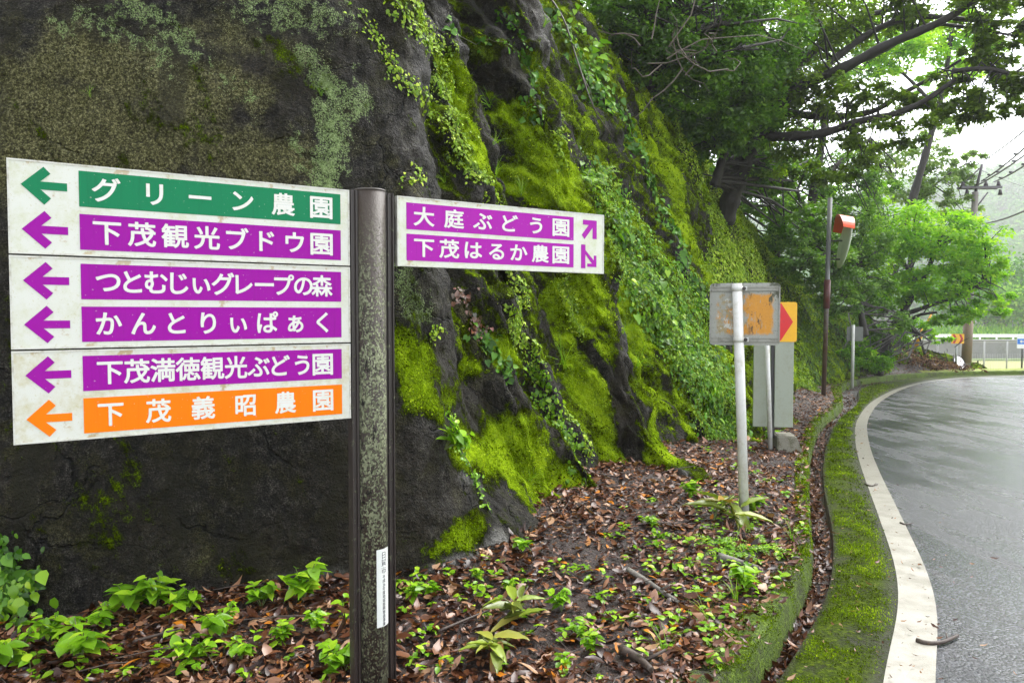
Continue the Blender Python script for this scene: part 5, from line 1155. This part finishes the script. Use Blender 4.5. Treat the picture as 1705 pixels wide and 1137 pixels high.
L_ = .0032 * dist[j] ** .9 * np.clip(rng.lognormal(0, .35, n), .4, 2.2)
D = CN[j] * .7 + rnd_dirs(n) * .8 + [0, 0, -.45]
tn = np.clip(.26 + .45 * (mossy[j] - .4) + .18 * rng.normal(0, 1, n) + .85 * fbm(P[:, 0] * 2.2, P[:, 1] * 2.2, P[:, 2] * 2.2, 3), 0, 1)
o = ob('rock_moss', leaf_mesh('rock_moss', P, CN[j] + rng.normal(0, .6, (n, 3)), D, L_, L_ * .5, T_DIAMOND, tn, MOSSL)); o['kind'] = 'stuff'
def sheet_moss(name, rails, n, h0, thr, ll):
    (a_, ha), (b_, hb) = rails; j = between(a_, b_, n, 0, 0, 2.2, 24, 1.5); t = rng.random((n, 1)); u = rng.random((n, 1)); jn = np.minimum(j + 1, len(a_) - 1)
    q = (a_[j] * (1 - u) + a_[jn] * u) * (1 - t) + (b_[j] * (1 - u) + b_[jn] * u) * t; tt_ = t[:, 0]
    f = fbm(q[:, 0] * 3.4, q[:, 1] * 3.4, 5.5, 5, .6); k = rng.random(n) < np.clip((f - thr) * 2.2, 0, 1) * h0(tt_)[1]
    z = ha * (1 - tt_) + hb * tt_ + rz(q[:, 1]) + h0(tt_)[0] + rng.uniform(-.004, .010, n); P = np.column_stack([q, z])[k]; m_ = len(P); d = np.hypot(P[:, 0], P[:, 1]); L_ = ll * (d / 4) ** .7 * np.clip(rng.lognormal(0, .35, m_), .4, 2)
    o = ob(name, leaf_mesh(name, P, rnd_dirs(m_), rnd_dirs(m_) * .8 + [0, 0, .8], L_, L_ * .45, T_DIAMOND, np.clip(.42 + .5 * f[k] + .18 * rng.normal(0, 1, m_), 0, 1), MOSSL)); o['kind'] = 'stuff'
sheet_moss('apron_moss', ((APR_L, 0), (LINE_L, 0)), 60000, lambda t: (.014 * np.sin(np.pi * t), np.clip(np.minimum(t * 8, (1 - t) * 3.2), 0, 1)), -.42, .009)
sheet_moss('kerb_moss', ((KERB_R + NRM * .012, .10), (KERB_L - NRM * .05, .116)), 60000, lambda t: (.012 * np.sin(np.pi * np.clip(t * 2, 0, 1)) , np.ones_like(t)), -.38, .008)

sheet_moss('kerb_moss', ((KERB_R + NRM * .036, -.05), (KERB_R + NRM * .010, .10)), 16000, lambda t: (0 * t, np.clip(.15 + t, 0, 1)), -.15, .008)
# ================================================================== TREES
LEAF_EV = leafmat('evergreen_leaf', [(0, (.020, .058, .004)), (.4, (.064, .155, .010)), (.75, (.135, .28, .016)), (1, (.25, .41, .04))], .42, .03, .3)
LEAF_OL = leafmat('olive_leaf', [(0, (.025, .047, .003)), (.4, (.075, .130, .006)), (.75, (.17, .27, .010)), (1, (.30, .43, .03))], .48, .02, .35)
LEAF_BR = leafmat('bright_tree_leaf', [(0, (.05, .15, .004)), (.35, (.15, .35, .007)), (.7, (.31, .55, .012)), (1, (.48, .66, .03))], .55, .02, .35)
LEAF_PL = leafmat('pale_tree_leaf', [(0, (.09, .17, .03)), (.4, (.16, .27, .05)), (.75, (.25, .36, .08)), (1, (.36, .44, .12))], .45, .03, .4)
m = M('dark_wet_bark'); bn = m.noise(14, 5, .7, m.mapped((1, 1, .3)))
BARK = m.out(m.mix(bn, (.008, .007, .007), (.035, .030, .026)), .6, m.bump(bn, .03, .8), spec=.3)
m = M('pale_bark'); bn = m.noise(18, 5, .7)
BARKP = m.out(m.mix(bn, (.05, .04, .03), (.15, .12, .09)), .7, m.bump(bn, .01))
def tree(label, name, base_, limbs, clumps, ll, mat, bark=BARK, cat='tree', group=None, twigs=1, aspect=.5, tm=.45, droop=.35, sub=1.):
    """limbs: (list of (px, py, depth), r0, r1); clumps: (px, py, depth, rx, ry(depth), rz in metres, leaves)"""
    lw = [(spline([at(*q) for q in pts], n=26) if len(pts) > 2 else np.array([tuple(at(*q)) for q in pts]), r0, r1) for pts, r0, r1 in limbs]
    b0 = Vector(lw[0][0][0]) if base_ is None else at(*base_)
    root = empty(name, b0, label, cat, group)
    allp = []
    for k, (Q, r0, r1) in enumerate(lw):
        rad = np.linspace(r0, r1, len(Q)) * (1 + .10 * np.sin(np.arange(len(Q)) * 1.9 + k))
        B().tube([Vector(q) - b0 for q in Q], rad, 9).make('trunk' if k == 0 else 'limb', bark, root); allp += [(q, r) for q, r in zip(Q, rad)]
    AP = np.array([q for q, r in allp]); P, Nn_, tn = [], [], []; tb_ = B(); anyt = False
    for (px, py, d, rx, ry, rz_, n) in clumps:
        c = np.array(tuple(at(px, py, d))); ns = max(4, int(n / 95 * sub)); dirs = rnd_dirs(ns) * rng.uniform(.35, 1, (ns, 1)) ** .5; sc_ = c + dirs * [rx, ry, rz_]
        ss = rng.uniform(.12, .28, ns) * (rx + rz_) * .5; wts = ss ** 2; j = rng.choice(ns, n, p=wts / wts.sum())
        q = sc_[j] + rng.normal(0, 1, (n, 3)) * ss[j][:, None] * [.62, .62, .36]
        P.append(q); Nn_.append(unit(np.array([0, 0, 1.]) + rng.normal(0, .55, (n, 3)) + unit(q - c) * .35)); tn.append(np.clip(tm + .22 * rng.normal(0, 1, n) * .6 + .16 * rng.normal(0, 1, ns)[j], 0, 1))
        if twigs:
            for s in sc_[::2]:
                a = AP[np.argmin(np.linalg.norm(AP - s, axis=1) + rng.uniform(0, 1.0, len(AP)))]; mid_ = .5 * (a + s) + rng.normal(0, .12, 3) * np.linalg.norm(s - a) + [0, 0, .08 * np.linalg.norm(s - a)]
                l_ = np.linalg.norm(s - a); rr_ = min(.012 + .010 * l_, .05)
                tb_.tube([Vector(a) - b0, Vector(mid_) - b0, Vector(s) - b0], [rr_, rr_ * .65, rr_ * .3], 5, False); anyt = True
    P, N_, t_ = np.vstack(P), np.vstack(Nn_), np.concatenate(tn); n = len(P); L_ = ll * np.clip(rng.lognormal(0, .28, n), .5, 1.8)
    D = rnd_dirs(n) * [1, 1, .5] + [0, 0, -droop]
    ob('crown', leaf_mesh('crown', P - np.array(b0), N_, D, L_, L_ * aspect, T_DIAMOND, t_, mat), root)
    if anyt: tb_.make('twigs', bark, root)
    else: tb_.b.free()
    return root
# big spreading tree whose limbs reach over the road
tree('large dark spreading tree, thick black limbs reaching over the road from the cliff top', 'spreading_tree', None, [
 ([(1205, 370, 18.0), (1226, 305, 17.6), (1245, 255, 17.3), (1268, 215, 17), (1290, 180, 17), (1305, 150, 16.9)], .25, .16),
 ([(1270, 215, 17), (1300, 170, 16.8), (1345, 138, 16.5), (1400, 116, 16), (1480, 74, 15.5), (1560, 40, 15), (1622, 2, 14.6), (1670, -40, 14.2)], .16, .05),
 ([(1285, 185, 17), (1310, 130, 17.3), (1345, 95, 17.4), (1400, 52, 17.4), (1460, 22, 17.2), (1540, 8, 17)], .13, .04),
 ([(1262, 222, 17), (1300, 228, 16.5), (1370, 222, 16), (1430, 203, 15.6), (1490, 190, 15.3), (1540, 168, 15), (1590, 133, 14.8)], .12, .045),
 ([(1290, 185, 17), (1340, 192, 17), (1400, 194, 16.8), (1455, 185, 16.5), (1500, 158, 16.3), (1560, 125, 16), (1600, 100, 15.8)], .10, .03),
 ([(1345, 138, 16.5), (1420, 75, 16.4), (1480, 40, 16.2), (1540, 28, 16), (1640, 36, 15.5), (1720, 38, 15.2)], .09, .03),
 ([(1400, 116, 16), (1470, 85, 15.8), (1540, 44, 15.7), (1600, 45, 15.4), (1690, 60, 15)], .07, .02),
 ([(1585, 119, 14.9), (1640, 115, 14.6), (1680, 122, 14.4), (1740, 120, 14)], .055, .03)],
 [(1330, 50, 17, 1.7, 1.6, .7, 4600), (1440, 5, 16.5, 1.6, 1.6, .6, 3600), (1330, 145, 16.6, .9, 1.2, .45, 1700), (1420, 165, 16.2, 1.1, 1.2, .4, 2300), (1470, 225, 15.6, .9, 1.0, .3, 1700), (1540, 150, 15.6, .7, 1, .35, 1500),
  (1380, 265, 16.5, 1.2, 1.2, .5, 2600), (1560, 10, 15.5, 1.3, 1.3, .4, 2600), (1660, 165, 14.8, .75, 1, .42, 2600), (1695, 110, 14.6, .5, .8, .6, 2200), (1600, 175, 15, .45, .7, .3, 1000), (1690, 30, 14.8, .7, .9, .4, 1700), (1290, 210, 17.5, .9, 1, .6, 1900), (1640, 75, 15, .5, .8, .3, 800)],
 .10, LEAF_OL, tm=.45, aspect=.6)
# dark shrubs and evergreens on the cliff top
tree('dense dark evergreen with pale bare twigs at the very top of the mossy cliff', 'evergreen_tree', None, [
 ([(1085, 165, 14.5), (1100, 110, 14.2), (1120, 60, 14), (1150, 10, 13.8)], .16, .06), ([(1105, 100, 14.1), (1150, 60, 13.6), (1200, 40, 13.2)], .05, .02), ([(1120, 70, 14), (1180, 90, 13.3), (1235, 80, 13)], .04, .015)],
 [(1070, 30, 14, 1.1, 1, .9, 7000), (1160, 20, 14, 1.2, 1.1, .8, 8000), (1110, 90, 14.2, .9, .9, .7, 5500), (1190, 100, 14, 1.0, 1, .7, 6500), (1255, 40, 14.5, 1.1, 1, .9, 6500), (1030, 10, 13.5, .7, .7, .4, 2500), (1140, 150, 14.6, .8, .8, .5, 4500)], .085, LEAF_EV, tm=.5, aspect=.6)
tree('dark round-leaved evergreen below the big tree trunk on the cliff edge', 'evergreen_tree', None, [
 ([(1190, 310, 17), (1205, 255, 16.8), (1210, 215, 16.6), (1220, 180, 16.4)], .12, .06)],
 [(1190, 190, 16, 1.0, 1, .7, 7000), (1230, 150, 16, .9, .9, .6, 5000), (1250, 215, 16.4, .7, .8, .45, 4500), (1200, 235, 16.4, .6, .6, .3, 2500), (1270, 110, 16.4, .8, .9, .6, 4000), (1165, 235, 16.4, .7, .7, .5, 3500), (1240, 275, 17.8, .7, .7, .5, 3000), (1285, 300, 18.5, .7, .7, .5, 2600), (1320, 360, 19.6, .8, .7, .5, 2600)], .095, LEAF_EV, tm=.55, aspect=.65)
tb_ = B(); o = empty('bare_twig_shrub', at(1120, 110, 12.6), 'tangle of pale bare twigs in front of the dark evergreen at the cliff top', 'shrub')
for k in range(16):
    a = at(rng.uniform(1060, 1230), rng.uniform(40, 130), 12.7); pts = [a]; dv_ = Vector((rng.normal(0, .2), rng.normal(0, .1), rng.normal(.05, .15)))
    for q in range(6): dv_ = dv_ * .8 + Vector((rng.normal(0, .09), rng.normal(0, .06), rng.normal(0, .09))); pts.append(pts[-1] + dv_)
    tb_.tube([p - o.location for p in pts], np.linspace(.014, .004, len(pts)), 5, False)
tb_.make('twigs', BARKP, o)
# slim trees behind
tree('slim dark tree with a forked upright trunk seen below the long limbs', 'slender_tree', None, [
 ([(1335, 420, 23), (1347, 360, 23), (1358, 300, 23), (1368, 240, 23), (1375, 190, 23)], .17, .09), ([(1352, 330, 23), (1385, 285, 23), (1420, 250, 23.5), (1450, 230, 24)], .08, .04), ([(1345, 350, 23), (1322, 310, 23.3), (1310, 260, 23.5)], .07, .03)],
 [(1320, 300, 23.5, 1.4, 1.2, .9, 3600), (1390, 290, 24, 1.4, 1.2, .8, 2800), (1440, 310, 24.5, 1.2, 1, .8, 2600), (1340, 380, 22.5, 1.2, 1, .8, 4200), (1400, 360, 23.5, 1.2, 1, .7, 3400), (1290, 330, 22, .8, .8, .6, 2500)], .105, LEAF_EV, tm=.55)
tree('shrubby evergreen filling the slope behind the traffic mirror', 'evergreen_shrub', None, [
 ([(1440, 560, 23.5), (1430, 500, 23.5), (1420, 430, 23.8)], .12, .05), ([(1432, 510, 23.5), (1400, 460, 23), (1380, 420, 23)], .07, .03)],
 [(1370, 440, 22.5, 1.0, 1, .8, 5200), (1430, 400, 24, 1.2, 1, .8, 4600), (1440, 470, 24, 1.1, 1, .8, 5200), (1395, 500, 23, .7, .8, .6, 3000), (1330, 440, 21.8, .7, .7, .6, 2600), (1470, 530, 25, .9, .9, .6, 3200)], .10, LEAF_EV, tm=.55)
# bright trees further along
tree('bright green leaning tree hanging over the bend beside the utility pole', 'broadleaf_tree', None, [
 ([(1462, 628, 27.6), (1472, 580, 27.5), (1490, 540, 27.3), (1515, 500, 27), (1540, 460, 27), (1560, 410, 27)], .16, .08), ([(1500, 525, 27.2), (1545, 510, 26.8), (1600, 490, 26.5), (1650, 460, 26.3)], .09, .03), ([(1480, 555, 27.5), (1505, 540, 27), (1530, 525, 26.6), (1560, 520, 26.3)], .10, .04), ([(1530, 475, 27), (1500, 430, 27.3), (1480, 380, 27.5)], .09, .03), ([(1475, 570, 27.6), (1440, 520, 27.6), (1425, 470, 27.8)], .10, .04)],
 [(1520, 380, 27, 1.9, 1.6, 1.0, 6500), (1590, 400, 26.6, 1.6, 1.4, .9, 5200), (1470, 420, 27.5, 1.4, 1.3, .9, 4600), (1630, 450, 26.4, 1.1, 1.2, .7, 3400), (1560, 470, 26.6, 1.5, 1.2, .7, 4600), (1500, 480, 27.2, 1.1, 1, .6, 3000), (1650, 505, 26.3, .7, .9, .45, 1400), (1580, 525, 26.5, .9, .9, .35, 1500), (1420, 330, 28, 1.2, 1.2, .7, 2400)], .12, LEAF_BR, tm=.57, aspect=.6)
tree('sunlit yellow-green tree seen between the long dark limbs', 'broadleaf_tree', None, [
 ([(1470, 520, 31), (1500, 400, 31), (1540, 260, 31), (1570, 150, 31), (1585, 50, 31)], .22, .08), ([(1560, 180, 31), (1500, 120, 31), (1450, 90, 31)], .09, .03), ([(1570, 150, 31), (1610, 110, 31), (1640, 70, 31)], .07, .03)],
 [(1500, 85, 31, 1.8, 1.5, .9, 3400), (1560, 70, 31, 1.4, 1.4, .9, 2300), (1630, 95, 31, 1.1, 1.2, .7, 1600), (1440, 120, 31, 1.3, 1.2, .8, 2400), (1390, 40, 31, 1.6, 1.4, .9, 2500), (1610, 50, 31, 1.2, 1.2, .6, 1200), (1560, 140, 31, 1, 1, .5, 1300), (1640, 20, 31, 1.0, 1, .6, 1300)], .14, LEAF_BR, tm=.72, aspect=.6)
tree('pale yellow-green tree with airy crown behind the pole top', 'broadleaf_tree', None, [
 ([(1500, 560, 34), (1515, 450, 34), (1530, 340, 34), (1545, 240, 34)], .2, .07), ([(1530, 330, 34), (1580, 290, 34), (1625, 265, 34)], .06, .02), ([(1525, 370, 34), (1490, 300, 34), (1470, 250, 34)], .07, .03)],
 [(1530, 260, 34, 1.6, 1.4, .9, 2300), (1500, 310, 34, 1.6, 1.3, .9, 2500), (1570, 300, 34, 1.2, 1.2, .7, 1700), (1622, 262, 34, .55, .7, .4, 520), (1590, 345, 34, 1.1, 1.1, .7, 1500), (1450, 270, 34, 1.2, 1, .8, 1600), (1560, 215, 34, .9, .9, .5, 900), (1595, 275, 34, .5, .6, .4, 330)], .14, LEAF_PL, tm=.5, aspect=.6)
tree('shadowy tree behind everything on the wooded slope left of the slim tree', 'woodland_tree', None, [
 ([(1300, 640, 27), (1290, 400, 27), (1285, 300, 27), (1275, 180, 27), (1280, 60, 27)], .25, .1)],
 [(1280, 60, 27, 2.8, 2, 1.8, 4600), (1180, 60, 24, 2.4, 2, 1.4, 4600), (1290, 200, 27, 2.0, 2, 1.2, 3000), (1380, 110, 28, 1.8, 1.8, 1.2, 1500), (1060, 20, 20, 2.0, 1.5, 1.2, 5000), (1260, 320, 26, 1.6, 1.4, 1.0, 3500), (1220, 230, 25, 1.6, 1.4, 1.0, 3500), (1225, 300, 20, .8, .8, .6, 2600), (1310, 420, 26, 1.5, 1.2, .9, 3000)], .13, LEAF_EV, tm=.4)
tree('low shrub with bright leaves at the end of the slope beside the guy wire', 'shrub', None, [([(1540, 590, 29), (1530, 560, 29), (1515, 530, 29)], .05, .02)],
 [(1520, 545, 29, .8, .8, .5, 2200), (1560, 565, 29.5, .5, .6, .3, 700), (1480, 560, 28, .8, .8, .5, 2200), (1455, 598, 26.5, .7, .6, .4, 2600), (1425, 585, 25, .5, .6, .35, 1500)], .10, LEAF_BR, tm=.4, cat='shrub')
# heap of cut branches and leaves by the pole
P = []; 
for k in range(1500):
    u = rng.random(); px = 1505 + 95 * u; c = at(px, 614 - 20 * (1 - u) ** 1.2, 30.4 + 1.2 * u); P.append(tuple(c + Vector(rng.normal(0, 1, 3) * [.35, .35, .18 * (1.2 - u)])))
P = np.array(P); n = len(P); L_ = .13 * np.clip(rng.lognormal(0, .4, n), .4, 2)
o = ob('brush_heap', leaf_mesh('brush_heap', P, rnd_dirs(n), rnd_dirs(n), L_, L_ * .4, T_CURL, np.clip(rng.beta(2, 2, n), 0, .95), LEAF_BROWN)); tag(o, 'heap of dead brown leaves and cut branches beside the utility pole', 'brush heap')
tb_ = B()
for k in range(12):
    c = at(rng.uniform(1500, 1590), rng.uniform(575, 608), 30.5); v_ = Vector(rng.normal(0, .35, 3)); tb_.tube([c, c + v_ * .5 + Vector((0, 0, .05)), c + v_], [.02, .015, .008], 5, False)
tb_.make('branches', BARK, o)

# ================================================================== FAR VALLEY SIDE
m = M('far_wood'); n1 = m.noise(.25, 5, .6)
FARF = leafmat('far_leaf', [(0, (.015, .06, .006)), (.4, (.045, .16, .012)), (.75, (.11, .28, .02)), (1, (.26, .42, .05))], .25, .0)
FARG = m.out(m.mix(n1, (.02, .045, .015), (.05, .09, .025)), .9)
hx_ = np.linspace(-80, 520, 70); hy_ = np.linspace(225, 600, 40); HX, HY = np.meshgrid(hx_, hy_)
def hill_z(x, y):
    return -3.8 + np.interp(y, [225, 300, 400, 500, 600], [0, 20, 56, 92, 104]) * (.55 + .45 * sstep(120, 350, x)) * (1 + .12 * fbm(x * .01, y * .01, 1.5, 3))
HZ = hill_z(HX, HY); hI = np.arange(HX.size).reshape(HX.shape)
tag(ob('far_hill', fast_mesh('far_hill', np.stack([HX, HY, HZ], -1).reshape(-1, 3), np.stack([hI[:-1, :-1], hI[:-1, 1:], hI[1:, 1:], hI[1:, :-1]], -1).reshape(-1, 4), FARG)), kind='structure')
P, N_, T_, L_ = [], [], [], []
for k in range(950):
    y = rng.uniform(232, 580); x = rng.uniform(.30, .86) * y; r_ = rng.uniform(4, 8.5); c = np.array([x, y, hill_z(np.array([x]), np.array([y]))[0] + r_ * .7]); nl = 170
    q = rnd_dirs(nl); q[:, 2] = np.abs(q[:, 2]) * 1.25 - .25; P.append(c + q * r_ * rng.uniform(.8, 1.05, (nl, 1))); N_.append(q + rng.normal(0, .4, (nl, 3))); T_.append(np.clip(rng.normal(.45, .13, nl) + rng.normal(0, .14), 0, 1)); L_.append(np.full(nl, r_ * .34))
P, N_, T_, L_ = np.vstack(P), np.vstack(N_), np.concatenate(T_), np.concatenate(L_)
o = ob('far_wood', leaf_mesh('far_wood', P, N_, rnd_dirs(len(P)), L_, L_ * .8, T_DIAMOND, T_, FARF)); o['kind'] = 'stuff'
# trees and tall grass standing at the foot of the hill
for k, (px, py, d, r_, hh, lb) in enumerate([(1600, 500, 104, 4.5, 9, 'far round tree behind the guard rail, just left of the pole'), (1640, 480, 108, 5.2, 11, 'far tall tree behind the guard rail, right of the pole'), (1670, 510, 102, 3.6, 7, 'far small yellowish tree between two taller ones across the field'),
      (1698, 470, 106, 5.0, 11, 'far tall tree at the right edge behind the information sign'), (1725, 500, 104, 4.5, 9, 'far tree beyond the right edge of the valley field')]):
    b0 = at(px, 560, d); root = empty('far_tree', b0, lb, 'tree', 'trees at the foot of the far hill')
    B().tube([(0, 0, -1), (.2, 0, hh * .5), (0, 0, hh * .8)], [.35, .25, .1], 8).make('trunk', BARK, root)
    ns = 26; cs = rnd_dirs(ns) * [r_, r_, hh * .38] * rng.uniform(.4, .9, (ns, 1)) + [0, 0, hh * .58]; j = rng.integers(0, ns, 2600); q = cs[j] + rng.normal(0, 1, (2600, 3)) * r_ * .2
    ob('crown', leaf_mesh('crown', q, rnd_dirs(2600) + [0, 0, .8], rnd_dirs(2600), .5 * np.ones(2600), .4 * np.ones(2600), T_DIAMOND, np.clip(rng.normal(.8 if k == 2 else .55, .15, 2600), 0, 1), FARF), root)
n = 5000; px_ = rng.uniform(1540, 1740, n); q = np.array([tuple(at(px_[k], 560, rng.uniform(93, 99))) for k in range(n)]); q[:, 2] = -3.2 + 1.2 * np.clip((q[:, 1] - 92) / 7, 0, 1) + rng.uniform(0, 1.6, n)
o = ob('tall_grass', leaf_mesh('tall_grass', q, rnd_dirs(n), rnd_dirs(n) * .4 + [0, 0, 1], .9 * np.ones(n), .22 * np.ones(n), T_DIAMOND, np.clip(rng.normal(.8, .15, n), 0, 1), FARF)); o['kind'] = 'stuff'

# ------------------------------------------------------------------ rainy air
m = bpy.data.materials.new('damp_air'); m.use_nodes = True; t_ = m.node_tree; t_.nodes.clear()
pv = t_.nodes.new('ShaderNodeVolumePrincipled'); pv.inputs['Color'].default_value = (.97, .98, 1, 1); pv.inputs['Density'].default_value = .0007; pv.inputs['Anisotropy'].default_value = .2
oo = t_.nodes.new('ShaderNodeOutputMaterial'); t_.links.new(pv.outputs[0], oo.inputs['Volume'])
lo, hi = Vector((-90, -17, -6.5)), Vector((535, 622, 125))
o = B().box((lo + hi) / 2, hi - lo).make('haze', m); o['kind'] = 'stuff'
